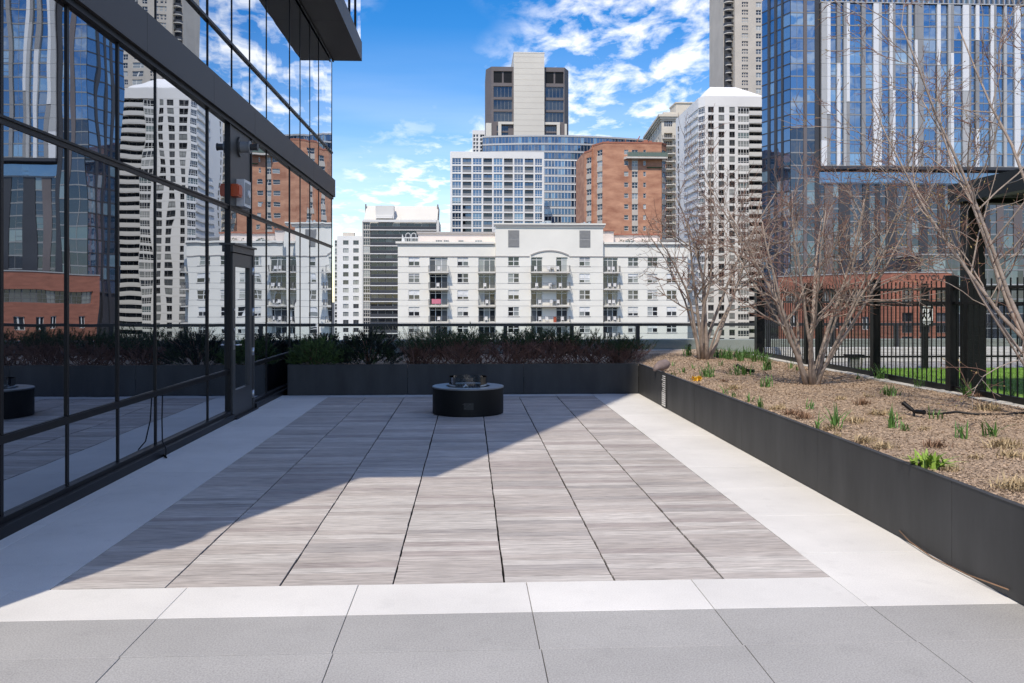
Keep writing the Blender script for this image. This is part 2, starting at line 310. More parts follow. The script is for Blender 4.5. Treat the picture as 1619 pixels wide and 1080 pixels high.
def cached(key, fn):
    if key not in CACHE: CACHE[key] = fn()
    return CACHE[key]

class Facade:
    """a wall plane from p0 to p1 (left to right as seen from outside) with real openings"""
    def __init__(s, p0, p1, z0, z1):
        s.p0 = Vector((p0[0], p0[1])); p1 = Vector((p1[0], p1[1])); d = p1 - s.p0; s.len = d.length; s.u = d / s.len
        s.n = Vector((s.u.y, -s.u.x)); s.ang = math.atan2(s.u.y, s.u.x); s.z0, s.z1 = z0, z1; s.h = []
    def pt(s, u, z, out=0.0):
        q = s.p0 + s.u * u + s.n * out; return Vector((q.x, q.y, z))
    def hole(s, u0, u1, za, zb, d=.15): s.h.append((max(0, u0), min(s.len, u1), max(s.z0, za), min(s.z1, zb), d))
    def emit(s, mb, mi=0, ri=None, back=None):
        ri = mi if ri is None else ri
        hs = [h for h in s.h if h[1] - h[0] > .01 and h[3] - h[2] > .01]
        us = sorted({round(x, 3) for h in hs for x in h[:2]} | {0.0, round(s.len, 3)}); zs = sorted({round(x, 3) for h in hs for x in h[2:4]} | {round(s.z0, 3), round(s.z1, 3)})
        import bisect
        cov = set()
        for h in hs:
            i0 = bisect.bisect_left(us, round(h[0], 3)); i1 = bisect.bisect_left(us, round(h[1], 3))
            k0 = bisect.bisect_left(zs, round(h[2], 3)); k1 = bisect.bisect_left(zs, round(h[3], 3))
            for i in range(i0, i1):
                for k in range(k0, k1): cov.add((i, k))
        for k in range(len(zs) - 1):
            i = 0
            while i < len(us) - 1:
                if (i, k) in cov: i += 1; continue
                j = i
                while j + 1 < len(us) - 1 and (j + 1, k) not in cov: j += 1
                mb.quad(s.pt(us[i], zs[k]), s.pt(us[j + 1], zs[k]), s.pt(us[j + 1], zs[k + 1]), s.pt(us[i], zs[k + 1]), mi); i = j + 1
        for a, b, c, e, d in hs:
            P = lambda u, z, o: s.pt(u, z, o)
            mb.quad(P(a, c, 0), P(a, c, -d), P(b, c, -d), P(b, c, 0), ri); mb.quad(P(a, e, 0), P(b, e, 0), P(b, e, -d), P(a, e, -d), ri)
            mb.quad(P(a, c, 0), P(a, e, 0), P(a, e, -d), P(a, c, -d), ri); mb.quad(P(b, c, 0), P(b, c, -d), P(b, e, -d), P(b, e, 0), ri)
            if back is not None and d > .4: mb.quad(P(a, c, -d), P(b, c, -d), P(b, e, -d), P(a, e, -d), back)
    def put(s, name, me, root, u, z, out=0.0):
        return put(name, me, root, s.pt(u, z, out), s.ang)

def window_mesh(w, h, cols, rows, fr=.07, mull=.06, mats=('sash', 'condo_glass'), depth=.12, hsplit=None, glass=True):
    """x 0..w, z 0..h, y into the wall; frame at y 0.02.., glass behind"""
    def make():
        b = MB(); y0, y1 = depth - .09, depth - .02
        b.box(0, fr, y0, y1, 0, h); b.box(w - fr, w, y0, y1, 0, h); b.box(fr, w - fr, y0, y1, 0, fr); b.box(fr, w - fr, y0, y1, h - fr, h)
        for i in range(1, cols): x = w * i / cols; b.box(x - mull / 2, x + mull / 2, y0 + .004, y1, fr, h - fr)
        for k in range(1, rows):
            z = (hsplit[k - 1] if hsplit else k / rows) * h; b.box(fr, w - fr, y0 + .008, y1 - .004, z - mull / 2, z + mull / 2)
        if glass: b.quad((0, depth - .03, 0), (w, depth - .03, 0), (w, depth - .03, h), (0, depth - .03, h), 1)
        return b.mesh('window', list(mats) if glass else [mats[0]])
    return cached(('win', round(w, 2), round(h, 2), cols, rows, fr, mull, mats, depth, tuple(hsplit or ()), glass), make)
def pane_mesh(w, h, y, m):
    def make():
        b = MB(); b.quad((0, y, 0), (w, y, 0), (w, y, h), (0, y, h)); return b.mesh('pane', m)
    return cached(('pane', round(w, 2), round(h, 2), y, m), make)
def railing_mesh(w, h, d, m='rail', step=.14, t=.03, panel=None):
    """balcony rail round three sides: x 0..w along the front, y 0 at the wall, -d at the front"""
    def make():
        b = MB()
        for z in (.08, h): b.box(0, w, -d, -d + t, z - t, z); b.box(0, t, -d + t, 0, z - t, z); b.box(w - t, w, -d + t, 0, z - t, z)
        if panel:
            b.box(t, w - t, -d + .005, -d + t - .005, .08, h - t, 1); b.box(.005, t - .005, -d + t, 0, .08, h - t, 1); b.box(w - t + .005, w - .005, -d + t, 0, .08, h - t, 1)
        else:
            n = int(w / step)
            for i in range(n + 1): x = w * i / n; b.box(max(0, x - t / 3), min(w, x + t / 3), -d + .004, -d + t - .006, .08, h - t)
            k = max(1, int(d / step))
            for i in range(1, k + 1):
                y = -d * i / (k + 1); b.box(.004, t - .006, y - t / 3, y + t / 3, .08, h - t); b.box(w - t + .006, w - .004, y - t / 3, y + t / 3, .08, h - t)
        return b.mesh('railing', [m] + ([panel] if panel else []))
    return cached(('rail', round(w, 2), h, d, m, step, t, panel), make)
def box_mesh(key, x0, x1, y0, y1, z0, z1, m):
    def make():
        b = MB(); b.box(x0, x1, y0, y1, z0, z1); return b.mesh(key, m)
    return cached((key, *[round(q, 3) for q in (x0, x1, y0, y1, z0, z1)], m), make)

# ------------------------------------------------------------------ ground and terrace floor
STREET = -22.0
b = MB(); b.quad((-4000, -4000, STREET), (4000, -4000, STREET), (4000, 8000, STREET), (-4000, 8000, STREET)); struct('ground', b, 'asphalt')
b = MB(); b.box(-3.6, 14, -7, 19.42, STREET, -.06); struct('podium', b, 'under')
DX0, DX1, DY0, DY1 = -2.24, 2.02, 4.75, 13.90          # wood deck
WX, PX, BY = -3.09, 2.80, 14.20                        # glass wall, right planter face, back planter face

# wood deck: seven columns of square tiles, each tile a tray of cross boards
deck = sroot('wood_deck')
TW = (DX1 - DX0) / 7; NT = 15; TL = (DY1 - DY0) / NT; NB = 6; BL = TL / NB
tray = box_mesh('tray', 0, TW - .009, 0, TL - .0002, -.05, -.012, 'under')
plank_me = [box_mesh('plank%d' % k, .001 * k, TW - .009 - .0012 * (k % 3), .0015, BL - .0022, -.012, .0005 * k, 'wood') for k in range(4)]
b = MB(); b.box(DX0, DX1, DY0, DY1, -.058, -.051); part('deck_underlay', b, 'under', deck)
left = 300
order = [(j, i) for j in range(NT) for i in range(7)]
for j, i in order:
    x0, y0 = DX0 + i * TW + .0045 + rnd.uniform(-.0015, .0015), DY0 + j * TL
    tile = put('deck_tile', tray, deck, (x0, y0, 0), rz=rnd.uniform(-.0012, .0012))
    if left >= NB:
        for k in range(NB): put('plank', rnd.choice(plank_me), tile, (0, k * BL, 0), local=True)
        left -= NB
    else:
        bb = MB()
        for k in range(NB):
            dz = rnd.uniform(0, .0018); bb.box(.002, TW - .009 - rnd.uniform(0, .004), k * BL + .0015, (k + 1) * BL - .0022, -.012, dz)
        o = put('planks', bb.mesh('planks', 'wood'), tile, (0, 0, 0), local=True); o['kind'] = 'stuff'

# pavers
pav = sroot('paving')
b = MB(); b.box(-3.3, 5.0, -6, DY0, -.058, -.046); b.box(WX, DX0, DY0, BY, -.058, -.046); b.box(DX1, PX, DY0, BY, -.058, -.046); b.box(DX0, DX1, DY1, BY, -.058, -.046); part('paver_bed', b, 'under', pav)
def paver(x0, x1, y0, y1, m, g=.004):
    g1 = g / 2; w, l = x1 - x0 - g, y1 - y0 - g
    def make():
        bb = MB(); e = .0012
        bb.add([(0, 0, -.046), (w, 0, -.046), (w, l, -.046), (0, l, -.046), (0, 0, -e), (w, 0, -e), (w, l, -e), (0, l, -e), (e, e, 0), (w - e, e, 0), (w - e, l - e, 0), (e, l - e, 0)],
               [(0, 1, 5, 4), (1, 2, 6, 5), (2, 3, 7, 6), (3, 0, 4, 7), (4, 5, 9, 8), (5, 6, 10, 9), (6, 7, 11, 10), (7, 4, 8, 11), (8, 9, 10, 11)]); return bb.mesh('paver', m)
    return put('paver', cached(('pav', round(w, 3), round(l, 3), m), make), pav, (x0 + g1, y0 + g1, rnd.uniform(-.001, .0008)))
XS = [-3.30, -2.43, -1.515, -.600, .315, 1.23, 2.03, 2.945, 3.86, 4.775]
for a, c in zip(XS[:-1], XS[1:]):
    if a < 2.0: paver(a, min(c, DX1 if c > 2 else c), 4.293, DY0, 'white_paver')
y = 4.293
for k in range(10):
    off = .006 * (k % 2)
    for a, c in zip(XS[:-1], XS[1:]): paver(a + off, c + off, y - .457, y, 'grey_paver')
    y -= .457
for k in range(12):
    y0 = 4.293 + k * .914; y1 = min(y0 + .914, BY)
    if y1 - y0 < .1: continue
    paver(DX1, PX + .04, y0, y1, 'white_paver', .0042)
    if y0 > 4.7 or True:
        ya = max(y0, DY0)
        paver(-2.90, DX0, ya, y1, 'white_paver', .0042); paver(WX + .04, -2.90, ya, y1, 'white_paver', .0042)
x = DX0
while x < DX1 - .05: paver(x, min(x + .914, DX1), DY1, BY, 'white_paver'); x += .914

# ------------------------------------------------------------------ planters and beds
def panels_x(root, xs, y, z, t):
    for a, c in zip(xs[:-1], xs[1:]):
        bb = MB(); bb.box(a + .003, c - .003, y, y + t, .006, z); part('side_panel', bb, 'planter', root)
def panels_y(root, ys, x, z, t):
    for a, c in zip(ys[:-1], ys[1:]):
        bb = MB(); d = rnd.uniform(0, .003); bb.box(x + d, x + d + t, a + .003, c - .003, .006, z); part('side_panel', bb, 'planter', root)
PZ = .49
pb = thing('steel_planter', 'long black steel planter box across the back of the deck, behind the fire pit', 'planter', (0, BY, 0))
panels_x(pb, [-2.93, -1.0, .9, PX], BY, PZ, .006)
b = MB(); b.box(-2.93, PX, BY - .002, BY + .035, PZ + .0005, PZ + .006); part('top_lip', b, 'planter', pb)
b = MB(); b.box(-2.936, -2.930, BY + .007, 18.0, .006, PZ); part('end_panel', b, 'planter', pb)
pr = thing('steel_planter', 'long grey steel planter box along the right side of the white paving', 'planter', (PX, 9, 0))
panels_y(pr, [1.05, 2.95, 4.90, 6.84, 8.78, 10.66, 12.55, BY - .004], PX, PZ + .005, .006)
b = MB(); b.box(PX - .002, PX + .035, 1.05, BY - .004, PZ + .0055, PZ + .011); part('top_lip', b, 'planter', pr)

def bed_z(x, y):
    z = .46 + .02 * mnoise.noise(Vector((x * 1.1, y * 1.1, 3))) + .012 * mnoise.noise(Vector((x * 4, y * 4, 1)))
    if x > PX: z += .055 * min(1, max(0, (x - PX - .05) / 1.2)) + .012 * max(0, min(1, (13 - y) / 4))
    else: z -= .03
    return z
b = MB()
def heightgrid(x0, x1, y0, y1, st):
    nx, ny = max(2, int((x1 - x0) / st)), max(2, int((y1 - y0) / st)); vs = []; fs = []
    for j in range(ny + 1):
        for i in range(nx + 1):
            X, Y = x0 + (x1 - x0) * i / nx, y0 + (y1 - y0) * j / ny; vs.append((X, Y, bed_z(X, Y)))
    for j in range(ny):
        for i in range(nx): a = j * (nx + 1) + i; fs.append((a, a + 1, a + nx + 2, a + nx + 1))
    b.add(vs, fs, 0, True)
heightgrid(PX + .008, 5.28, 1.1, 17.9, .07)
heightgrid(-2.925, PX + .008, BY + .008, 17.9, .09)
bed = struct('mulch_bed', b, 'mulch'); bed.data.materials[0] = M['mulch']
# loose wood chips
b = MB()
def chip(x, y, s):
    z = bed_z(x, y) + rnd.uniform(.0, .012); a = rnd.uniform(0, 6.28); t = rnd.gauss(0, .5); w = s * rnd.uniform(.25, .6)
    ux = Vector((math.cos(a), math.sin(a), math.sin(t) * .6)); vx = Vector((-math.sin(a), math.cos(a), rnd.gauss(0, .4)))
    p = Vector((x, y, z)); b.add([p - ux * s - vx * w, p + ux * s - vx * w, p + ux * s * .8 + vx * w, p - ux * s * .9 + vx * w], [(0, 1, 2, 3)])
for k in range(110000):
    y = 4.2 + 12.5 * rnd.random() ** 1.7; x = rnd.uniform(PX + .02, 5.2); chip(x, y, rnd.uniform(.003, .0085) * (1 + (y - 4) * .05))
for k in range(3500): chip(rnd.uniform(-2.9, PX), rnd.uniform(BY + .03, BY + .9), rnd.uniform(.01, .03))
o = put('mulch_chips', b.mesh('mulch_chips', 'chip')); o['kind'] = 'stuff'

# ------------------------------------------------------------------ the glass building on the left
gb = thing('office_building', 'dark glass building along the left of the terrace, mirroring the towers opposite', 'building', (WX, 11, 0))
NY = 2.92; FY = 19.87; OX = -2.43; ZB = 3.88; ZT = 4.27; ZS = 6.98
MY = [2.92, 3.95, 4.98, 5.93, 6.88, 7.85, 8.78, 10.5, 11.37, 12.48, 13.5, 15.23, 16.16, 17.14, 18.14, 19.87]
MYU = [2.92, 3.95, 4.98, 5.93, 6.88, 7.85, 8.78, 10.5, 11.55, 12.48, 13.5, 15.23, 16.16, 17.14, 18.14, 19.87]
def wall_pane(y0, y1, z0, z1, tilt, mname='facade_glass'):
    w, h = y1 - y0, z1 - z0
    def make():
        bb = MB(); bb.add([(0, -w / 2, -h / 2), (0, w / 2, -h / 2), (0, w / 2, h / 2), (0, -w / 2, h / 2), (-.012, -w / 2, -h / 2), (-.012, w / 2, -h / 2), (-.012, w / 2, h / 2), (-.012, -w / 2, h / 2)],
              [(0, 1, 2, 3), (7, 6, 5, 4), (4, 5, 1, 0), (5, 6, 2, 1), (6, 7, 3, 2), (7, 4, 0, 3)]); return bb.mesh('glass_pane', mname)
    o = put('glass_pane', cached(('gp', round(w, 3), round(h, 3), mname), make), gb, (WX - .02, (y0 + y1) / 2, (z0 + z1) / 2))
    o.rotation_euler = (0, R(rnd.gauss(0, .05)), R(tilt + rnd.gauss(0, .05))); return o
for i, (a, c) in enumerate(zip(MY[:-1], MY[1:])):
    t = .55 if c < 11.5 else (.30 if c < 16 else .05)
    door = abs(a - 11.37) < .01
    if door:
        wall_pane(a, c, 2.29, 2.75, t)
    else:
        wall_pane(a, c, .10, .62, t * .3); wall_pane(a, c, .62, 2.75, t); wall_pane(a, c, 2.75, ZB, t)
for a, c in zip(MYU[:-1], MYU[1:]):
    t = .3 if c < 12 else .1
    wall_pane(a, c, ZT, 4.89, t); wall_pane(a, c, 4.89, ZS, t)
mw = .017
for y in MY:
    if abs(y - 11.37) < .01 or abs(y - 12.48) < .01:
        b = MB(); b.box(WX - .06, WX + .012, y - mw, y + mw, 0, ZB)
    else:
        b = MB(); b.box(WX - .06, WX - .012, y - mw, y + mw, .1, ZB)
    part('mullion', b, 'mullion', gb)
for y in MYU:
    b = MB(); b.box(WX - .06, WX - .013, y - .011, y + .011, ZT, ZS); part('mullion', b, 'mullion', gb)
def transom(z, y0, y1, h=.032, out=-.008):
    b = MB(); b.box(WX - .05, WX + out, y0, y1, z - h, z + h); b.box(WX + out, WX + out + .012, y0, y1, z + h * .25, z + h * .8); part('transom', b, 'mullion', gb)
transom(.62, NY, 11.35); transom(.62, 12.50, FY); transom(2.75, NY, FY); 
b = MB(); b.box(WX - .05, WX + .009, NY, FY, 4.87, 4.905); part('transom', b, 'mullion', gb)
for a, c in ((NY, 11.35), (12.50, FY)):
    b = MB(); b.box(WX - .2, WX + .075, a, c, .0, .075); b.box(WX - .2, WX + .02, a, c, .075, .112); part('base_sill', b, 'mullion', gb)
# dark metal band, panel by panel
ys = [NY - .05, 4.4, 6.6, 8.35, 10.5, 12.48, 15.23, 17.14, FY + .03]
for a, c in zip(ys[:-1], ys[1:]):
    b = MB(); b.box(WX - .05, WX + .055, a + .003, c - .003, ZB + .004, ZT); part('band_panel', b, 'band', gb)
b = MB(); b.box(WX - .05, WX + .02, NY, FY, ZB - .05, ZB + .003); part('band_reveal', b, 'black', gb)
# overhanging upper storeys
for k, (a, c) in enumerate(zip([2.92, 5.7, 8.5, 11.3, 14.1, 17.0], [5.7, 8.5, 11.3, 14.1, 17.0, 19.87])):
    b = MB(); b.box(WX + .001, OX - .004, a + .003, c - .003, ZS, ZS + .03); part('soffit_panel', b, 'soffit', gb)
    b = MB(); b.box(OX - .05, OX, a + .003, c - .003, ZS + .0005, ZS + .43); part('fascia_panel', b, 'band', gb)
b = MB(); b.box(WX, WX + .03, NY, FY, ZS - .03, ZS - .001); part('soffit_trim', b, 'black', gb)
y = NY
yy = [NY + (FY - NY) * i / 18 for i in range(19)]
for a, c in zip(yy[:-1], yy[1:]):
    for z0, z1 in ((ZS + .45, ZS + 1.9), (ZS + 1.9, ZS + 4.0)):
        w, h = c - a, z1 - z0
        o = put('glass_pane', cached(('up', round(h, 2)), lambda: (lambda q: (q.box(-.012, 0, .012, w - .012, .02, h - .02), q.mesh('glass_pane', 'facade_glass'))[1])(MB())), gb, (OX - .03, a, z0))
    b = MB(); b.box(OX - .05, OX - .005, a - .012, a + .012, ZS + .44, ZS + 4.0); part('mullion', b, 'mullion', gb)
b = MB(); b.box(-12, OX - .06, NY, FY - .01, ZS + .035, ZS + 4.0); b.box(-12, OX, NY, FY, ZS + 4.0, 72); b.box(-12, WX - .1, NY, FY - .02, STREET, ZS + .034); part('tower_body', b, 'towdark', gb)
b = MB(); b.box(-12, WX - .002, NY - .04, NY - .002, 0, ZS); part('end_wall', b, 'band', gb)
# grey infill panel above the door, with its header
b = MB(); b.box(WX - .03, WX - .006, 11.39, 12.46, 2.786, ZB - .05); part('infill_panel', b, 'doorgrey', gb)
# door
b = MB(); x0, x1 = WX - .03, WX + .03; da, dc, dz = 11.41, 12.43, 2.16
b.box(x0, x1, da, da + .13, .02, dz); b.box(x0, x1, dc - .15, dc, .02, dz); b.box(x0, x1, da + .13, dc - .15, .02, .36); b.box(x0, x1, da + .13, dc - .15, dz - .17, dz)
door = part('door', b, 'doorgrey', gb)
b = MB(); b.box(WX - .012, WX - .002, da + .13, dc - .15, .36, dz - .17); part('door_glass', b, 'facade_glass', gb).parent = door
bpy.data.objects['door_glass'].location = (0, 0, 0)
b = MB(); b.box(WX - .05, WX + .045, 11.36, 12.49, dz + .012, dz + .10); b.box(WX - .05, WX + .075, 11.34, 12.51, dz + .10, dz + .125); part('door_header', b, 'doorgrey', gb)
b = MB(); b.box(WX - .05, WX + .045, 12.432, 12.50, 0.012, dz + .012); part('door_jamb', b, 'doorgrey', gb)
b = MB(); b.box(WX - .2, WX + .10, 11.36, 12.5, .0, .018); part('door_sill', b, 'mullion', gb)
for z in (.22, .82, 1.38, 1.95):
    b = MB(); b.tube([(WX + .042, 12.435, z - .055), (WX + .042, 12.435, z + .055)], .013, 8); b.box(WX + .031, WX + .036, 12.40, 12.43, z - .055, z + .055); h = part('hinge', b, 'steel', gb); h.parent = door
b = MB(); b.tube([(WX + .03, 11.475, .96), (WX + .085, 11.475, .96), (WX + .088, 11.50, .96), (WX + .085, 11.61, .955)], .011, 8); b.box(WX + .0305, WX + .038, 11.45, 11.50, .90, 1.02); b.tube([(WX + .03, 11.475, 1.16), (WX + .045, 11.475, 1.16)], .022, 12); h = part('door_handle', b, 'steel', gb); h.parent = door
b = MB(); b.tube([(WX + .03, 11.475, 1.42), (WX + .042, 11.475, 1.42)], .014, 10); h = part('door_lock', b, 'steel', gb); h.parent = door
# wall light and alarm on the infill panel
wl = thing('wall_light', 'grey stepped cylinder wall light with a round flange on the panel over the door', 'wall light', (WX - .006, 11.86, 3.61))
P = lambda x: (WX + x, 11.86, 3.61)
b = MB(); b.tube([P(-.004), P(.02)], .135, 24, smooth=False); part('flange', b, 'doorgrey', wl)
b = MB(); b.tube([P(.02), P(.13)], .075, 20, smooth=False); b.tube([P(.13), P(.145)], .085, 20, smooth=False); part('lamp_body', b, 'louver', wl)
b = MB(); b.tube([P(.145), P(.23)], .045, 16, smooth=False); b.tube([P(.23), P(.245)], .052, 16, smooth=False); part('lamp_tip', b, 'doorgrey', wl)
al = thing('fire_alarm', 'orange red alarm box beside a white strobe plate over the door', 'alarm', (WX - .006, 11.6, 2.9))
b = MB(); b.box(WX - .005, WX + .085, 11.44, 11.64, 2.90, 3.06); b.box(WX + .0855, WX + .1, 11.46, 11.62, 2.92, 3.04); part('alarm_box', b, 'red', al)
b = MB(); b.box(WX - .005, WX + .10, 11.72, 12.06, 2.80, 3.16); part('strobe_box', b, 'plastic', al)
b = MB(); b.box(WX + .1005, WX + .106, 11.76, 12.02, 2.84, 3.12); part('strobe_lens', b, 'pinkcloth' if False else 'louver', al)
b = MB(); b.tube([(WX + .1, 11.9, 2.98), (WX + .125, 11.9, 2.98)], .05, 14); part('speaker_cone', b, 'plastic', al)
# black cable hanging down to the paving by the wall
b = MB(); b.tube([(WX + .03, 8.83, .6), (WX + .035, 8.80, .35), (WX + .06, 8.74, .15), (WX + .11, 8.70, .08), (WX + .12, 8.66, .012)], .007, 6); b.tube([(WX + .05, 8.80, .01), (WX + .14, 8.62, .01)], .009, 6)
tag(put('cable', b.mesh('cable', 'black')), 'thin black cable hanging down the glass wall onto the white paving', 'cable')

# ------------------------------------------------------------------ fire pit
fc = ground(741, 655); fc = Vector((.0, 0, 0)) + Vector((Xat(740, 11.9), 11.9, 0)); FR = .485
fp = thing('fire_pit', 'round black metal fire pit with a clear glass ring on the wood deck', 'fire pit', fc)
b = MB(); b.lathe([(FR - .02, .0), (FR - .02, .012), (FR, .012), (FR, .352), (FR - .02, .352)], 96, 0, fc, smooth=False); part('drum', b, 'pit', fp)
b = MB(); b.lathe([(.30, .33), (.30, .372), (FR - .0, .372), (FR + .006, .366), (FR + .006, .354), (FR - .02, .3525)], 96, 0, fc); part('rim', b, 'pit_top', fp)
b = MB(); b.lathe([(0.0, .315), (.30, .315)], 48, 0, fc); part('burner_tray', b, 'black', fp)
b = MB()
for k in range(260):
    r, a = .285 * math.sqrt(rnd.random()), rnd.uniform(0, 6.28); c = fc + Vector((r * math.cos(a), r * math.sin(a), .33 + rnd.uniform(0, .02))); s_ = rnd.uniform(.012, .026)
    vs = [c + Vector(d) * s_ * rnd.uniform(.7, 1.2) for d in ((1, 0, 0), (-1, 0, 0), (0, 1, 0), (0, -1, 0), (0, 0, 1), (0, 0, -1))]
    b.add(vs, [(0, 2, 4), (2, 1, 4), (1, 3, 4), (3, 0, 4), (2, 0, 5), (1, 2, 5), (3, 1, 5), (0, 3, 5)])
o = part('lava_rocks', b, 'lava', fp); o['kind'] = 'stuff'
b = MB(); b.lathe([(.255, .336), (.255, .50), (.263, .50), (.263, .336), (.255, .336)], 72, 0, fc, smooth=False); part('glass_ring', b, 'ring', fp)
b = MB(); b.tube([fc + Vector((-.07, -.06, .34)), fc + Vector((-.03, -.03, .385)), fc + Vector((.0, -.04, .35))], [.02, .016, .012], 8); part('igniter', b, 'steel', fp)
b = MB(); ya = -FR - .004
for k in range(13):
    a0 = R(-90 - 9 + 18 * k / 13 + 1); a1 = R(-90 - 9 + 18 * (k + 1) / 13 + 1); r = FR + .004
    p0, p1 = fc + Vector((r * math.cos(a0), r * math.sin(a0), 0)), fc + Vector((r * math.cos(a1), r * math.sin(a1), 0))
    if 0 < k < 12:
        b.quad((p0.x, p0.y, .10), (p1.x, p1.y, .10), (p1.x, p1.y, .19), (p0.x, p0.y, .19))
part('control_plate', b, 'ink', fp)
for dx, dz, w in ((-.05, .172, .045), (-.04, .16, .02), (.025, .167, .03), (.0, .15, .012), (-.04, .118, .03)):
    b = MB(); yq = -math.sqrt((FR + .006) ** 2 - dx * dx); b.box(fc.x + dx - w / 2, fc.x + dx + w / 2, fc.y + yq - .003, fc.y + yq + .004, dz, dz + .005); part('plate_mark', b, 'band', fp)

# ------------------------------------------------------------------ glass guardrail and parapet behind the planters
GY = 18.0
gr = thing('glass_guardrail', 'dark railed glass guardrail along the back edge of the terrace', 'guardrail', (0, GY, .45))
b = MB(); b.box(WX + .02, 14, GY - .05, GY + .03, 1.0, 1.06); part('top_rail', b, 'guard', gr)
b = MB(); b.box(WX + .02, 14, GY - .03, GY + .03, .30, .455); part('bottom_rail', b, 'guard', gr)
gx = [Xat(799, GY) + 1.386 * k for k in range(-2, 9)]
for x in gx:
    b = MB(); b.box(x - .04, x + .04, GY - .045, GY + .045, .2, .9995); part('post', b, 'guard', gr)
ends = [WX + .03] + gx + [13.9]
for a, c in zip(ends[:-1], ends[1:]):
    b = MB(); b.box(a + .045, c - .045, GY - .006, GY + .006, .456, .999); part('glass_panel', b, 'clear', gr)
pw = MB(); pw.box(WX + .02, 14, 19.0, 19.4, -.05, .66); o = tag(put('parapet_wall', pw.mesh('parapet_wall', 'conc')), 'low grey green concrete parapet wall beyond the glass guardrail', 'wall')
b = MB(); b.box(-3.0, 14, 17.91, 19.0, -.05, .30); struct('roof_edge', b, 'conc')

# ------------------------------------------------------------------ black picket fence on the right
FX = 5.35
fe = thing('picket_fence', 'black metal picket fence between the mulch bed and the green lawn', 'fence', (FX, 10, .5))
posts = [15.72, 13.45, 11.17, 9.35, 7.1, 4.9]
pm = box_mesh('fence_post', -.05, .05, -.05, .05, 0, 1.30, 'black')
for y in posts:
    put('post', pm, fe, (FX, y, .52)); 
b = MB(); b.box(FX - .07, FX + .07, 15.66, 15.8, .4, 1.95); part('corner_post', b, 'black', fe)
for z, h in ((.53, .07), (1.66, .03), (1.50, .03)):
    b = MB(); b.box(FX - .02, FX + .02, 4.9, 15.72, z, z + h); part('rail', b, 'black', fe)
pk = box_mesh('picket', -.006, .006, -.006, .006, 0, 1.17, 'black')
y = 4.95
while y < 15.6:
    if all(abs(y - q) > .07 for q in posts): put('picket', pk, fe, (FX, y, .60))
    y += .105
b = MB(); z = .62
while z < 1.5: b.box(FX + .022, FX + .0235, 4.9, 15.7, z, z + .0015); z += .05
y = 4.92
while y < 15.7: b.box(FX + .0247, FX + .0259, y, y + .0012, .6, 1.5); y += .05
o = part('wire_mesh', b, 'black', fe); o['kind'] = 'stuff'
# fence across the far side of the lawn
fb = thing('lawn_fence', 'black wire fence with slim posts across the far side of the lawn', 'fence', (8, 13.6, .45))
xs = [5.6, 7.33, 9.05, 10.8, 12.5]
for x in xs: put('post', box_mesh('lawn_post', -.04, .04, -.04, .04, 0, 1.36, 'black'), fb, (x, 13.6, .45))
for z in (.62, 1.45, 1.70): b = MB(); b.box(5.6, 12.5, 13.59, 13.61, z, z + .03); part('rail', b, 'black', fb)
b = MB(); z = .5
while z < 1.45: b.box(5.6, 12.5, 13.612, 13.615, z, z + .0025); z += .05
x = 5.62
while x < 12.5: b.box(x, x + .0025, 13.6155, 13.618, .48, 1.45); x += .05
o = part('wire_mesh', b, 'black', fb); o['kind'] = 'stuff'
# rules sign on its post
sg = thing('rules_sign', 'small black and white pictogram sign on the slim post behind the picket fence', 'sign', (7.33, 13.55, 1.45))
b = MB(); b.box(7.33 - .105, 7.33 + .105, 13.535, 13.555, 1.12, 1.47); part('board', b, 'ink', sg)
b = MB(); b.box(7.33 - .095, 7.33 + .095, 13.531, 13.5345, 1.215, 1.405); part('picture_panel', b, 'signw', sg)
def figure(cx, lean):
    q = MB(); y0, y1 = 13.527, 13.5305
    for k in range(10):
        a0, a1 = k * math.pi / 5, (k + 1) * math.pi / 5; r = .014
        q.add([(cx, y0, 1.385), (cx + r * math.cos(a0), y0, 1.385 + r * math.sin(a0)), (cx + r * math.cos(a1), y0, 1.385 + r * math.sin(a1))], [(0, 2, 1)])
    def limb(xa, za, xb, zb, w):
        d = Vector((xb - xa, 0, zb - za)).normalized(); n = Vector((-d.z, 0, d.x)) * w; A, B = Vector((xa, y0, za)), Vector((xb, y0, zb)); q.add([A - n, B - n, B + n, A + n], [(0, 1, 2, 3), (3, 2, 1, 0)])
    limb(cx, 1.368, cx - .006 * lean, 1.31, .013); limb(cx - .006 * lean, 1.31, cx - .028 * lean, 1.24, .009); limb(cx - .006 * lean, 1.31, cx + .022 * lean, 1.25, .009)
    limb(cx, 1.36, cx + .034 * lean, 1.325, .007); limb(cx, 1.36, cx - .03 * lean, 1.32, .007)
    return q
part('pictogram', figure(7.33 - .045, 1), 'ink', sg); part('pictogram', figure(7.33 + .045, -1), 'ink', sg)
for k, (z, w) in enumerate(((1.435, .13), (1.188, .15), (1.168, .12), (1.148, .06))):
    b = MB(); x = 7.33 - w / 2
    while x < 7.33 + w / 2: c = min(x + rnd.uniform(.008, .02), 7.33 + w / 2); b.box(x, c, 13.532, 13.5346, z, z + (.014 if k == 0 else .009)); x = c + .004
    part('text_line', b, 'signw', sg)
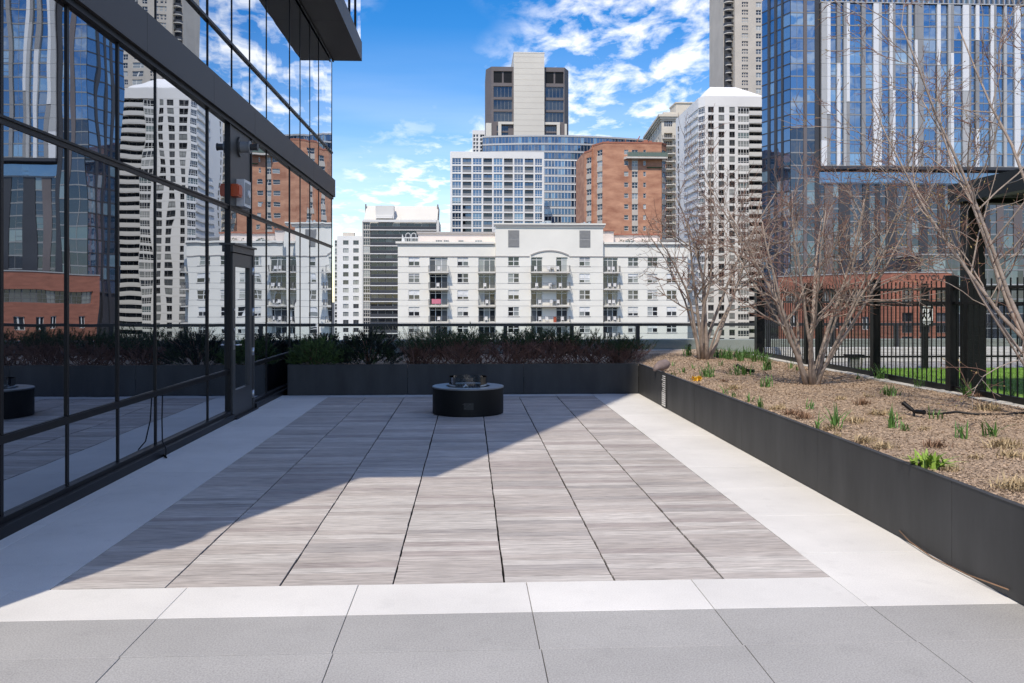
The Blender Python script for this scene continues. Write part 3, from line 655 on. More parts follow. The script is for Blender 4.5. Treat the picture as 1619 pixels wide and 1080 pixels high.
# lawn, pale block wall, small pedestal
b = MB(); b.box(FX + .06, 13, 3.0, 13.75, .30, .44); struct('lawn', b, 'lawn')
b = MB()
for k in range(26000):
    x, y = rnd.uniform(FX + .1, 10.5), rnd.uniform(6, 13.7); a = rnd.uniform(0, 6.28); h = rnd.uniform(.02, .045); w = .0035
    dx, dy = math.cos(a) * w, math.sin(a) * w; lx, ly = rnd.gauss(0, .014), rnd.gauss(0, .014)
    b.add([(x - dx, y - dy, .438), (x + dx, y + dy, .438), (x + lx, y + ly, .44 + h)], [(0, 1, 2)])
o = put('grass', b.mesh('grass', 'blade')); o['kind'] = 'stuff'
b = MB(); b.box(FX + .06, 13.5, 13.76, 17.9, .2, .41); struct('gravel_strip', b, 'roofing')
bw = thing('block_wall', 'low wall of pale concrete blocks beyond the lawn, under the guardrail', 'wall', (9, 15.6, .41))
x = FX + .3
for r_ in range(2):
    x = FX + .25 - .2 * r_
    while x < 13: put('block', box_mesh('block', .002, .396, 0, .2, .002, .128, 'block'), bw, (x, 15.6 + rnd.uniform(0, .003), .41 + .131 * r_)); x += .40
up = thing('utility_pedestal', 'small hose pedestal with a black cap and pale pipes on the lawn edge', 'pedestal', (6.3, 13.9, .41))
b = MB(); b.box(6.22, 6.38, 13.85, 13.95, .41, .62); part('pipe_box', b, 'louver', up); b = MB(); b.box(6.16, 6.44, 13.82, 13.98, .6205, .655); part('cap', b, 'black', up)
b = MB(); b.tube([(6.40, 13.85, .41), (6.41, 13.85, .58), (6.46, 13.85, .60)], .018, 8); part('pipe', b, 'kerb', up)
# kerb under the fence
kb = thing('fence_kerb', 'narrow white concrete kerb under the black picket fence', 'kerb', (FX - .11, 10, .5))
ys = [4.5 + 1.25 * k for k in range(10)]
for a, c in zip(ys[:-1], ys[1:]):
    b = MB(); z = .535 + rnd.uniform(-.006, .006); b.box(FX - .16, FX + .05, a + .003, min(c, 15.65) - .003, .3, z); part('kerb_stone', b, 'kerb', kb)
b = MB(); b.box(3.2, FX - .17, 17.6, 17.75, .3, .52); part('kerb_stone', b, 'kerb', kb)
# pergola
pg = thing('pergola', 'black steel pergola with a slatted flat roof over the lawn', 'pergola', (7.5, 8.5, .44))
pw_, pd = .26, .26
for x, y in ((5.97, 10.0), (9.6, 10.0), (9.6, 6.2)):
    b = MB(); b.box(x - .10, x + .10, y - .09, y + .09, .40, 2.70); b.box(x - .14, x + .14, y - .14, y + .14, .44, .46); part('column', b, 'black', pg)
for (x0, x1, y0, y1) in ((5.78, 9.8, 10.0, 10.2), (5.78, 9.8, 6.0, 6.2), (5.78, 5.93, 6.2, 10.0), (9.65, 9.8, 6.2, 10.0)):
    b = MB(); b.box(x0, x1, y0, y1, 2.70, 2.93); part('beam', b, 'black', pg)
sl = box_mesh('roof_slat', 0, 3.72, 0, .05, 0, .16, 'black'); y = 6.27
while y < 9.95: put('roof_slat', sl, pg, (5.93, y, 2.745)); y += .13

# vent strip on the planter
vs_ = thing('vent_strip', 'narrow upright vent strip with white bars on the grey planter side', 'vent', (PX - .004, 12.3, .25))
b = MB(); b.box(PX - .010, PX - .003, 12.18, 12.42, .01, .515); part('backing', b, 'planter', vs_)
for k in range(15):
    z = .03 + .03 * k; b = MB(); b.box(PX - .0165, PX - .0102, 12.20, 12.40 - (.06 * rnd.random() if k > 6 else 0), z, z + (.020 if k < 6 else .012)); part('bar', b, 'white', vs_)

# ------------------------------------------------------------------ the city
class Front:
    """survey helper for one facade parallel to the terrace: photo columns and rows to metres at its true distance"""
    def __init__(s, Y, ref): s.Y = Y; s.Xr = Xat(ref, Y); s.mpp = dep(s.Xr, Y) / F
    def x(s, px): return Xat(px, s.Y)
    def z(s, py): return CH + (HY - py) * s.mpp

def sides(mb, pts, z0, z1, mi=0, top=True, tmi=None):
    """plain faces through the listed plan points, plus a flat top"""
    for a, c in zip(pts[:-1], pts[1:]): mb.quad((a[0], a[1], z0), (c[0], c[1], z0), (c[0], c[1], z1), (a[0], a[1], z1), mi)
def roofpoly(mb, pts, z, mi=0): mb.add([(x, y, z) for x, y in pts], [tuple(range(len(pts)))], mi)

# ---- A: seven storey pale grey apartment house straight ahead
Q = Front(145, 800); Y0 = 145.0
ca = thing('apartment_building', 'pale grey stuccoed apartment house with stacked balconies straight across the terrace', 'building', (Q.x(860), Y0, STREET))
pitch = 26.35 * Q.mpp; YB = Y0 - .9
wins, bays = [], []
walls = MB()
zt = Q.z(384.5); zc = Q.z(357)
sections = [('left', Q.x(629), Q.x(783.5), Y0, zt), ('mid', Q.x(783.5), Q.x(952.3), YB, zc), ('right', Q.x(952.3), Q.x(1087), Y0, zt)]
wcols = {'left': [(646, 663.2), (723.2, 740.5)], 'mid': [(803, 820.2), (915, 932)], 'right': [(993, 1009.4), (1023.7, 1040), (1054, 1070.3)]}
bcols = {'left': [(679, 707.5), (756.5, 783)], 'mid': [(839, 857), (878.5, 896.5)], 'right': [(953, 977)]}
NR = 6
for nm, xa, xb, yy, top in sections:
    fc_ = Facade((xa, yy), (xb, yy), STREET, top)
    for r_ in range(NR):
        zb = Q.z(420.6) - r_ * pitch
        for a, c in wcols[nm]:
            w, h = (c - a) * Q.mpp, 14.3 * Q.mpp; u = Q.x(a) - xa; fc_.hole(u, u + w, zb, zb + h, .16)
            fr_ = fc_.put('window', window_mesh(w, h, 2, 2, .055, .12, ('sash', 'condo_glass'), .16, glass=False), ca, u, zb)
            put('pane', pane_mesh(w / 2, h, .13, 'condo_glass'), fr_, (0, 0, 0), local=True); put('pane', pane_mesh(w / 2, h, .13, 'condo_glass'), fr_, (w / 2, 0, 0), local=True)
            if rnd.random() < .6: bh = h * rnd.choice((.3, .45, .5, .5, .7)); put('blind', box_mesh('blind', .05, w - .05, .118, .126, h - bh, h - .05, rnd.choice(('signw', 'offwhite', 'finl'))), fr_, (0, 0, 0), local=True)
            put('sill', box_mesh('sill', -.08, w + .08, -.06, .0, -.14, -.01, 'condo_trim'), fr_, (0, 0, 0), local=True)
        for a, c in bcols[nm]:
            zf = Q.z(430.0) - r_ * pitch; w, h = (c - a) * Q.mpp, 23.0 * Q.mpp; u = Q.x(a) - xa; fc_.hole(u, u + w, zf, zf + h, .30)
            dn = 2 if nm == 'mid' else 3
            fr_ = fc_.put('balcony_door', window_mesh(w, h, dn, 2, .09, .10, ('sash', 'condo_glass'), .30, hsplit=[.82], glass=False), ca, u, zf)
            for k in range(dn): put('pane', pane_mesh(w / dn, h, .27, 'condo_glass'), fr_, (w * k / dn, 0, 0), local=True)
    # flat relief joints
    for r_ in range(NR):
        for dz in (-.02, -9.2 * Q.mpp):
            zz = Q.z(421.6) - r_ * pitch + dz
            for lo, hi in [(xa + .02, xb - .02)]:
                xs_ = sorted([(Q.x(a), Q.x(c)) for a, c in bcols[nm]]); cur = lo
                for a, c in xs_ + [(hi, hi)]:
                    if a - cur > .3: walls.box(cur, a - .05, yy - .018, yy + .01, zz - .035, zz, 1)
                    cur = max(cur, c + .05)
    fc_.emit(walls, 0, back=0)
    xs_ = [(xa, yy), (xb, yy)]
    walls.box(xa + .01, xb - .01, yy + .31, yy + 18, STREET, top - .02, 0)
    walls.quad((xa, yy, STREET), (xa, yy + .5, STREET), (xa, yy + .5, top), (xa, yy, top)); walls.quad((xb, yy, STREET), (xb, yy + .5, STREET), (xb, yy + .5, top), (xb, yy, top))
part('wall', walls, ['condo', 'louver'], ca)
def cornice(x0, x1, yy, z, tiers, name='cornice'):
    b = MB()
    for k, (o_, z0, z1, mi) in enumerate(tiers): b.box(x0 - o_, x1 + o_, yy - o_, yy + .3, z + z0, z + z1, mi)
    return part(name, b, ['condo_trim', 'condo'], ca)
cornice(Q.x(629), Q.x(783) - .5, Y0, zt, [(.35, -.12, .22, 1), (.22, -.34, -.12, 0), (.14, -.46, -.34, 1)])
cornice(Q.x(953.5) + .5, Q.x(1087), Y0, zt, [(.35, -.12, .22, 1), (.22, -.34, -.12, 0), (.14, -.46, -.34, 1)])
cornice(Q.x(783.5), Q.x(952.3), YB, zc, [(.38, .10, .34, 1), (.28, -.18, .10, 0), (.18, -.36, -.18, 1)])
for x0, x1, yy in ((Q.x(629), Q.x(783.5), Y0), (Q.x(783.5), Q.x(836), YB), (Q.x(899.5), Q.x(952.3), YB), (Q.x(952.3), Q.x(1087), Y0)):
    cornice(x0 + .02, x1 - .02, yy, Q.z(405), [(.09, -.16, .0, 0)], 'string_course')
b = MB(); x0, x1 = Q.x(838), Q.x(898.5); hw = (x1 - x0) / 2; rise = 7.3 * Q.mpp; Rr = (hw * hw + rise * rise) / (2 * rise); cz = Q.z(403) + rise - Rr; n = 20
for k in range(n):
    t0, t1 = -1 + 2 * k / n, -1 + 2 * (k + 1) / n; pa = []
    for t in (t0, t1):
        an = math.asin(hw * t / Rr); pa.append((x0 + hw + Rr * math.sin(an), cz + Rr * math.cos(an), x0 + hw + (Rr - .2) * math.sin(an), cz + (Rr - .2) * math.cos(an)))
    (ax, az, bx_, bz), (cx_, cz_, dx_, dz_) = pa
    b.add([(bx_, YB - .14, bz), (dx_, YB - .14, dz_), (cx_, YB - .14, cz_), (ax, YB - .14, az), (bx_, YB, bz), (dx_, YB, dz_), (cx_, YB, cz_), (ax, YB, az)], [(0, 1, 2, 3), (3, 2, 6, 7), (1, 0, 4, 5)])
part('arch_trim', b, 'condo_trim', ca)
for a, c in ((803, 820.4), (915, 932.2)):
    b = MB(); za, ze = Q.z(391.5), Q.z(364.4); b.box(Q.x(a), Q.x(c), YB - .04, YB + .02, za, ze); 
    z = za + .1
    while z < ze - .1:
        if abs(z - (za + ze) / 2) > .08: b.add([(Q.x(a) + .06, YB - .05, z), (Q.x(c) - .06, YB - .05, z), (Q.x(c) - .06, YB - .10, z + .03), (Q.x(a) + .06, YB - .10, z + .03), (Q.x(c) - .06, YB - .05, z + .09), (Q.x(a) + .06, YB - .05, z + .09)], [(0, 1, 2, 3), (3, 2, 4, 5)])
        z += .13
    part('louver_grille', b, 'louver', ca)
# balconies: slab and rail
bal = [(677.5, 709.5, Y0, 1.4), (755.5, 784 - 1.0, Y0, 1.05), (838, 899.8, YB, 1.4), (953, 979.5, Y0, 1.3)]
FURN = []
for a, c, yy, d in bal:
    for r_ in range(NR):
        zf = Q.z(430.4) - r_ * pitch; x0, x1 = Q.x(a), Q.x(c); w = x1 - x0
        s_ = put('balcony', box_mesh('balcony', 0, w, -d, -.002, -.20, 0, 'slabw'), ca, (x0, yy, zf))
        put('railing', railing_mesh(w - .1, 1.06, d - .08, 'rail', .16, .035), s_, (.05, 0, .001), local=True); FURN.append((x0, w, yy - d, zf))
# penthouses and roof details
b = MB(); y1 = Y0 + 4
b.box(Q.x(659), Q.x(784), y1, y1 + 9, zt - .1, Q.z(367)); part('penthouse', b, 'condo_pink', ca)
b = MB(); b.box(Q.x(656.5), Q.x(784), y1 - .3, y1 + 9.2, Q.z(367), Q.z(364)); part('penthouse_cornice', b, 'condo_trim', ca)
for a, c in ((687, 698), (700, 709), (724, 733), (751, 763)):
    put('window', window_mesh((c - a) * Q.mpp, 4.6 * Q.mpp, 3, 1, .06, .06, ('sash', 'dark_glass'), .05), ca, (Q.x(a), y1 - .12, Q.z(382)))
b = MB(); b.box(Q.x(953), Q.x(975), Y0 + 3, Y0 + 10, zt - .1, Q.z(362.5)); b.box(Q.x(976.5), Q.x(1054), Y0 + 5, Y0 + 12, zt - .1, Q.z(367.5)); part('penthouse', b, 'condo_pink', ca)
b = MB(); b.box(Q.x(952.5), Q.x(976), Y0 + 2.7, Y0 + 10, Q.z(362.5), Q.z(360.6)); b.box(Q.x(976.2), Q.x(1055), Y0 + 4.7, Y0 + 12, Q.z(367.5), Q.z(365.2)); part('penthouse_cornice', b, 'brick2', ca)
b = MB(); b.box(Q.x(1055.5), Q.x(1083), Y0 + 6, Y0 + 9, Q.z(377.5), Q.z(373.5)); b.box(Q.x(1057), Q.x(1058), Y0 + 6, Y0 + 6.2, zt, Q.z(377.5)); b.box(Q.x(1081), Q.x(1082), Y0 + 6, Y0 + 6.2, zt, Q.z(377.5)); part('roof_canopy', b, 'rail', ca)
put('window', window_mesh(8 * Q.mpp, 6.5 * Q.mpp, 1, 2, .12, .08, ('sash', 'condo_glass'), .05), ca, (Q.x(996), Y0 + 4.9, Q.z(383))); put('window', window_mesh(8 * Q.mpp, 6.5 * Q.mpp, 1, 2, .12, .08, ('sash', 'condo_glass'), .05), ca, (Q.x(1004.2), Y0 + 4.9, Q.z(383)))
b = MB()
for px in (644.5, 653.5):
    x = Q.x(px); r = 3.6 * Q.mpp; pts = [(x - r, Y0 + 1, zt)] + [(x + r * math.cos(a), Y0 + 1, Q.z(372) + r * math.sin(a)) for a in [math.pi * (1 - k / 8) for k in range(9)]] + [(x + r, Y0 + 1, zt)]; b.tube(pts, .06, 5)
b.box(Q.x(638.5), Q.x(663), Y0 + .9, Y0 + .96, zt + .9, zt + 1.0)
for k in range(9): x = Q.x(639 + 3 * k); b.box(x - .03, x + .03, Y0 + .9, Y0 + .95, zt + .2, zt + .9)
b.add([(Q.x(634), Y0 + 1.2, zt + .2), (Q.x(640), Y0 + 1.2, zt + .2), (Q.x(635), Y0 + 1.2, zt + 1.6)], [(0, 1, 2)])
part('roof_trellis', b, 'sash', ca)
b = MB(); b.box(Q.x(1087.5), Q.x(1087) + 1.4, Y0 + 2.2, Y0 + 18, STREET, zt - .3); part('rear_wing', b, 'offwhite', ca)
for r_ in range(NR):
    zf = Q.z(430.4) - r_ * pitch; put('balcony', box_mesh('side_balcony', 0, 1.35, 0, 2.0, -.2, 0, 'slabw'), ca, (Q.x(1087.6), Y0 + .1, zf)); b = MB(); b.box(0, 1.35, 0, .04, 0, 1.05); 
    put('railing', railing_mesh(1.3, 1.05, 2.0, 'rail', .16, .035), ca, (Q.x(1087.6), Y0 + 2.1, zf + .001))
# cornice vents and shrubs on the roof line
for k, px in enumerate((984, 994, 1019, 1028)):
    b = MB(); x = Q.x(px)
    for j in range(60): 
        a, e = rnd.uniform(0, 6.28), rnd.uniform(0, 1.5); p = Vector((x + .45 * math.cos(a) * math.cos(e), Y0 + 1 + .4 * math.sin(a) * math.cos(e), zt + .2 + .5 * math.sin(e))); s_ = Vector((rnd.gauss(0, .1), rnd.gauss(0, .1), rnd.gauss(0, .1))); b.add([p, p + s_, p + s_.cross(Vector((0, 0, 1)))], [(0, 1, 2)])
    tag(put('roof_shrub', b.mesh('roof_shrub', 'planty', (x, Y0 + 1, zt)), None, (x, Y0 + 1, zt)), 'tiny clipped shrub on the grey apartment house roof, %s from the left' % ['first', 'second', 'third', 'fourth'][k], 'shrub', 'roof shrubs on the grey apartment house')
b = MB()
for k, (w, h) in enumerate(((4, 5), (3, 6), (4, 4))):
    x = Q.x(862 + 16 * k - (8 if k else 0)); b.tube([(x, YB + 5, zc), (x, YB + 5, zc + h * .12)], .35, 12, smooth=False); b.tube([(x, YB + 5, zc + h * .12), (x, YB + 5, zc + h * .2)], .6, 12, smooth=False)
for k in range(4): x = Q.x(925 + 4 * k); b.box(x, x + .32, YB + 6, YB + 6.4, zc, zc + 1.0 + .15 * (k % 2))
part('roof_vents', b, 'steel', ca)
# balcony furniture
chair_me = (lambda q: (q.box(0, .5, 0, .5, .38, .44), q.box(0, .5, .44, .5, .44, .95), q.box(0, .06, 0, .06, 0, .38), q.box(.44, .5, 0, .06, 0, .38), q.box(0, .06, .44, .5, 0, .38), q.box(.44, .5, .44, .5, 0, .38), q.mesh('balcony_chair', 'plastic'))[-1])(MB())
tbl_me = (lambda q: (q.box(0, .9, 0, .6, .66, .72), q.box(.4, .5, .25, .35, 0, .66), q.box(.2, .7, .1, .5, 0, .04), q.mesh('balcony_table', 'rail'))[-1])(MB())
BAY = ['leftmost', 'second', 'wide middle', 'right']; ORD = ['first', 'second', 'third', 'fourth', 'fifth', 'sixth', 'seventh', 'eighth', 'ninth', 'tenth', 'eleventh', 'twelfth', 'thirteenth', 'fourteenth', 'fifteenth', 'sixteenth', 'seventeenth', 'eighteenth', 'nineteenth', 'twentieth']
FL = ['top', 'second highest', 'third highest', 'fourth highest', 'fifth highest', 'sixth highest']
for i, (x0, w, yf, zf) in enumerate(FURN):
    col, row = divmod(i, NR)
    if row > 4: continue
    nch = {0: 1, 1: 1, 2: 3, 3: 2}[col]
    for k in range(nch):
        if nch == 1 and rnd.random() < .2: continue
        xx = x0 + .3 + (w - 1.0) * (k + rnd.uniform(.1, .6)) / nch
        tag(put('balcony_chair', chair_me, None, (xx, yf + rnd.uniform(.15, .5), zf + .002)), 'white chair%s on the %s %s balcony of the grey apartments' % ('' if nch == 1 else ', %s from left,' % ORD[k], FL[row], BAY[col]), 'chair', 'white chairs on the apartment balconies')
    if col == 2 and row < 4: tag(put('balcony_table', tbl_me, None, (x0 + w * .45 + .3 * row, yf + .7, zf + .002)), 'small dark table on the %s wide middle balcony of the grey apartment house' % FL[row], 'table', 'tables on the middle balconies')
x0, w, yf, zf = FURN[2]; b = MB()
for k in range(10): b.box(x0 + .6 + .15 * k, x0 + .75 + .15 * k, yf - .03 - .02 * (k % 2), yf - .012 - .02 * (k % 2), zf + .30, zf + 1.09)
tag(put('towel', b.mesh('towel', 'pinkcloth')), 'pink towel hung over a balcony rail on the left of the grey apartment house', 'towel')
x0, w, yf, zf = FURN[2 * NR + 3]; b = MB(); b.box(x0 + w * .57, x0 + w * .64, yf + .2, yf + .5, zf + .002, zf + .9); b.box(x0 + w * .56, x0 + w * .65, yf + .18, yf + .52, zf + .9, zf + .97); tag(put('cabinet', b.mesh('cabinet', 'red')), 'upright red cabinet on a wide middle balcony of the grey apartment house', 'cabinet')

# ---- B: balconied tower at the left, and the small white block before it
Q = Front(300, 635); YY = 300
cb_ = thing('apartment_tower', 'dark glazed balcony tower with a sloping white roof block, left of the grey apartment house', 'building', (Q.x(635), YY, STREET))
b = MB(); x0, x1 = Q.x(572), Q.x(694); b.box(x0 + .5, x1 - .5, YY + 2.0, YY + 20, STREET, Q.z(350)); b.box(x0, Q.x(574), YY, YY + 20, STREET, Q.z(350)); b.box(Q.x(690), x1, YY, YY + 20, STREET, Q.z(348))
part('wall', b, 'offwhite', cb_)
b = MB(); yA, yB = YY + 2.0, YY + 8
b.add([(Q.x(574), yA, Q.z(349)), (Q.x(691), yA, Q.z(349)), (Q.x(692), yB, Q.z(322)), (Q.x(575), yB, Q.z(322)), (Q.x(574), YY + 20, Q.z(349)), (Q.x(691), YY + 20, Q.z(349)), (Q.x(692), YY + 20, Q.z(322)), (Q.x(575), YY + 20, Q.z(322))], [(0, 1, 2, 3), (1, 5, 6, 2), (4, 0, 3, 7), (3, 2, 6, 7), (5, 4, 7, 6)])
part('roof', b, 'corebeige', cb_)
b = MB(); b.box(Q.x(593), Q.x(622), YY + 1.4, YY + 5, Q.z(345), Q.z(324.5)); b.box(Q.x(595), Q.x(620), YY + .9, YY + 1.39, Q.z(344.8), Q.z(341)); part('plant_room', b, 'offwhite', cb_)
b = MB(); b.box(x0 + .2, Q.x(690), YY - .3, YY + 1.2, Q.z(351.2), Q.z(347.5)); part('roof_edge', b, 'white2', cb_)
for px in (574.5, 691): b = MB(); b.tube([(Q.x(px), YY + 7, Q.z(340)), (Q.x(px), YY + 7, Q.z(319.5))], .25, 6); part('chimney', b, 'darkgrey', cb_)
pt_ = 12.58 * Q.mpp
for k in range(17):
    zf = Q.z(363.0) - k * pt_; ix0, ix1 = Q.x(585), Q.x(690)
    put('balcony', box_mesh('balcony', 0, ix1 - ix0, -.2, 1.98, -.28, 0, 'white2'), cb_, (ix0, YY, zf))
    put('railing', railing_mesh(ix1 - ix0, 1.1, .1, 'rail', 1.2, .06, panel='towdark'), cb_, (ix0, YY, zf + .002))
    n_ = 9
    for j in range(n_):
        w = (ix1 - ix0) / n_; put('window', window_mesh(w - .02, pt_ - .3, 1, 1, .1, .06, ('rail' if j % 3 else 'sash', 'dark_glass'), .05), cb_, (ix0 + j * w, YY + 1.9, zf + .005))
    put('bay_window', window_mesh(10.5 * Q.mpp, pt_ - .35, 3, 2, .12, .12, ('slabw', 'condo_glass' if 2 < k else 'dark_glass'), .12), cb_, (Q.x(574.2), YY + .2, zf + .05)); put('bay_slab', box_mesh('bay_slab', 0, 10.6 * Q.mpp, -.05, 1.9, -.3, .05, 'slabw'), cb_, (Q.x(574.2), YY + .2, zf))
Q = Front(306, 550); YY = 306
cs = thing('apartment_block', 'small white block of punched windows at the far left by the glass wall', 'building', (Q.x(550), YY, STREET))
x0, x1 = Q.x(533), Q.x(573.5); f_ = Facade((x0, YY), (x1, YY), STREET, Q.z(373)); mb = MB()
for k in range(16):
    for px in (542.4, 558.5):
        w, h = 8.6 * Q.mpp, 6.9 * Q.mpp; u = Q.x(px) - x0; z = Q.z(387) - k * 12.57 * Q.mpp; f_.hole(u, u + w, z, z + h, .3); f_.put('window', window_mesh(w, h, 2, 1, .1, .1, ('rail', 'condo_glass'), .28), cs, u, z)
f_.emit(mb); mb.box(x0, x1, YY + .31, YY + 15, STREET, Q.z(373) - .01); part('wall', mb, 'white2', cs)
b = MB(); b.box(Q.x(540), Q.x(558), YY + 3, YY + 6, Q.z(373), Q.z(366.5)); part('roof_unit', b, 'beige', cs)
for k in range(16): put('corner_window', window_mesh(4.5 * Q.mpp, 10 * Q.mpp, 1, 2, .15, .15, ('sash', 'dark_glass'), .2), cs, (Q.x(528.4), YY + .5, Q.z(389.5) - k * 12.57 * Q.mpp))
b = MB(); b.box(Q.x(528.2), x0 - .01, YY + .75, YY + 12, STREET, Q.z(379)); part('corner_wall', b, 'offwhite', cs)

# ---- C: white framed grid tower
Q = Front(320, 786); YY = 320
cc = thing('apartment_tower', 'white framed blue glass tower, a neat grid of windows and balconies', 'building', (Q.x(786), YY, STREET))
ex = [713.8, 730.2, 746.5, 762.9, 779.3, 795.7, 812, 828.4, 844.7, 858.5]; x0, x1 = Q.x(711.7), Q.x(860.2); zt_ = Q.z(240); ztop = Q.z(249.3); ph = 12.36 * Q.mpp
f_ = Facade((x0, YY), (x1, YY), STREET, zt_); mb = MB()
for k in range(15):
    for j in range(9):
        u0, u1 = Q.x(ex[j]) - x0 + .28, Q.x(ex[j + 1]) - x0 - .28; zb = ztop - (k + 1) * ph + .25; h = ph - .5
        if j % 2 == 0:
            f_.hole(u0, u1, zb, zb + h, .3); f_.put('window', window_mesh(u1 - u0, h, 3, 2, .1, .12, ('sash', 'blue_glass'), .28, hsplit=[.3]), cc, u0, zb)
        else:
            f_.hole(u0, u1, zb, zb + h, 1.5); f_.put('balcony_door', window_mesh(u1 - u0, h, 2, 1, .1, .12, ('rail', 'dark_glass' if rnd.random() < .75 else 'blue_glass'), .1), cc, u0, zb, -1.35)
            f_.put('railing', box_mesh('railing', 0, u1 - u0, 0, .05, 0, 1.0, 'slabg'), cc, u0, zb + .002, -.12)
f_.emit(mb); mb.box(x0, x1, YY + 1.52, YY + 22, STREET, zt_ - .02); part('wall', mb, 'white2', cc)

# ---- D: curved blue glass building
Q = Front(352, 880); cd = thing('office_building', 'broad curved blue glass building behind the white framed tower', 'building', (Q.x(880), 352, STREET))
cxm, Rc = Q.x(873), 105.0; cyc = 352 + Rc; zT = Q.z(213.5); fh = 3.25; seg = 1.35
mb = MB(); angs = [-.273 + .012858 * i for i in range(int(.69 / .012858))]
P2 = lambda a, r=Rc: (cxm + r * math.sin(a), cyc - r * math.cos(a))
floors = 26
for a0, a1 in zip(angs[:-1], angs[1:]):
    p, q = P2(a0, Rc - .25), P2(a1, Rc - .25); mb.quad((*p, STREET), (*q, STREET), (*q, zT - .1), (*p, zT - .1), 0)
roofpoly(mb, [P2(a, Rc - .25) for a in angs] + [(P2(angs[-1])[0], cyc), (P2(angs[0])[0], cyc)], zT - .1)
part('wall', mb, 'towdark', cd)
cell = 0
for k in range(floors):
    z1 = zT - .7 - k * fh - (0 if k < 1 else 0); hh = fh - .75
    if k == 0: hh = fh - .55
    for i, (a0, a1) in enumerate(zip(angs[:-1], angs[1:])):
        if k > 14 and not (i > 40): continue
        p, q = P2(a0), P2(a1); w = math.hypot(q[0] - p[0], q[1] - p[1])
        if cell < 300 * 9:
            o = put('window', window_mesh(w - .01, hh, 1, 1, .09, .06, ('sash' if k > 2 else 'slabg', 'blue_glass'), .1), cd, (*p, z1 - hh), math.atan2(q[1] - p[1], q[0] - p[0])); cell += 1
    b = MB()
    for a0, a1 in zip(angs[:-1], angs[1:]):
        p, q, p2, q2 = P2(a0, Rc + .15), P2(a1, Rc + .15), P2(a0, Rc - .2), P2(a1, Rc - .2); za, zb = z1 + .02, z1 + (.7 if k in (0, 1, 2) else .5)
        b.quad((*p, za), (*q, za), (*q, zb), (*p, zb)); b.quad((*p, zb), (*q, zb), (*q2, zb), (*p2, zb)); b.quad((*p2, za), (*q2, za), (*q, za), (*p, za))
    part('floor_band', b, 'fin_light' if False else ('finl' if k < 3 else 'white2'), cd)
b = MB(); b.tube([(Q.x(933), 362, zT), (Q.x(933), 362, zT + 1.7)], .45, 6); part('roof_mast', b, 'slabg', cd)

# ---- E: grey stone tower with a pale core
Q = Front(430, 835); YY = 430; ce = thing('office_tower', 'tall dark grey tower with a pale blank core up its middle', 'building', (Q.x(835), YY, STREET))
mb = MB(); zs = Q.z(106); xl, xr = Q.x(777), Q.x(892); d = 6
for (a, c, nm) in ((777, 812, 0), (860, 892.5, 1)):
    f_ = Facade((Q.x(a), YY), (Q.x(c), YY), STREET, zs)
    ua, ub = ((780.3, 809.8) if nm == 0 else (862.3, 891.3))
    rows_ = [(113, 131.5), (136.8, 154), (158, 173.5), (177, 192.7), (199, 207.5), (210, 222)]
    for i, (ya, yb) in enumerate(rows_):
        u, w = Q.x(ua) - Q.x(a), (ub - ua) * Q.mpp
        if i >= 4: u, w = (u + 5 * Q.mpp if nm == 0 else u + .1), w * .62
        f_.hole(u, u + w, Q.z(yb), Q.z(ya), .8)
        f_.put('louver_bank' if i == 0 else 'window', window_mesh(w, (yb - ya) * Q.mpp, 2 if i == 0 else 5, 1, .15, .8 if i == 0 else .12, ('darkgrey' if i == 0 else 'slabg', 'black' if i == 0 else 'grey_glass'), .7), ce, u, Q.z(yb))
    f_.emit(mb)
mb.box(Q.x(777), Q.x(892.5), YY + .82, YY + 30, STREET, zs - .02)
pl, pr_ = (Q.x(768.5), YY + d), (Q.x(901), YY + d)
sides(mb, [(pl[0], YY + 30), pl, (xl, YY)], STREET, zs); sides(mb, [(Q.x(892.5), YY), pr_, (pr_[0], YY + 30)], STREET, zs); roofpoly(mb, [pl, (xl, YY), (Q.x(892.5), YY), pr_, (pr_[0], YY + 30), (pl[0], YY + 30)], zs - .01)
part('wall', mb, 'darkgrey', ce)
b = MB(); b.box(Q.x(812), Q.x(860), YY - 2.5, YY + 28, STREET, Q.z(85)); part('core', b, 'corebeige', ce)
b = MB(); b.box(Q.x(812) - .1, Q.x(860) + .1, YY - 2.6, YY + 28.1, Q.z(86.2), Q.z(84.6)); part('parapet', b, 'offwhite', ce)
for px0, px1, py in ((787.5, 811.8, 193.6), (860.2, 885, 193.6)):
    b = MB(); b.box(Q.x(px0), Q.x(px1), YY - 1.2, YY - .02, Q.z(197.5), Q.z(py)); e = px0 if px0 < 800 else px1 - 5; b.box(Q.x(e), Q.x(e + 5), YY - 1.2, YY - .02, STREET, Q.z(197.6)); part('pale_frame', b, 'corebeige', ce)
b = MB(); b.box(Q.x(768.2), Q.x(777), YY - .6, YY + 8, STREET, Q.z(195.5)); b.box(Q.x(892.6), Q.x(896), YY - .4, YY + 6, STREET, Q.z(195.5)); part('pale_base', b, 'corebeige', ce)
for k in range(14):
    y_ = 92 + 9 * k; b = MB(); b.box(Q.x(812) + .05, Q.x(860) - .05, YY - 2.54, YY - 2.45, Q.z(y_) - .12, Q.z(y_)); part('panel_joint', b, 'beige', ce)

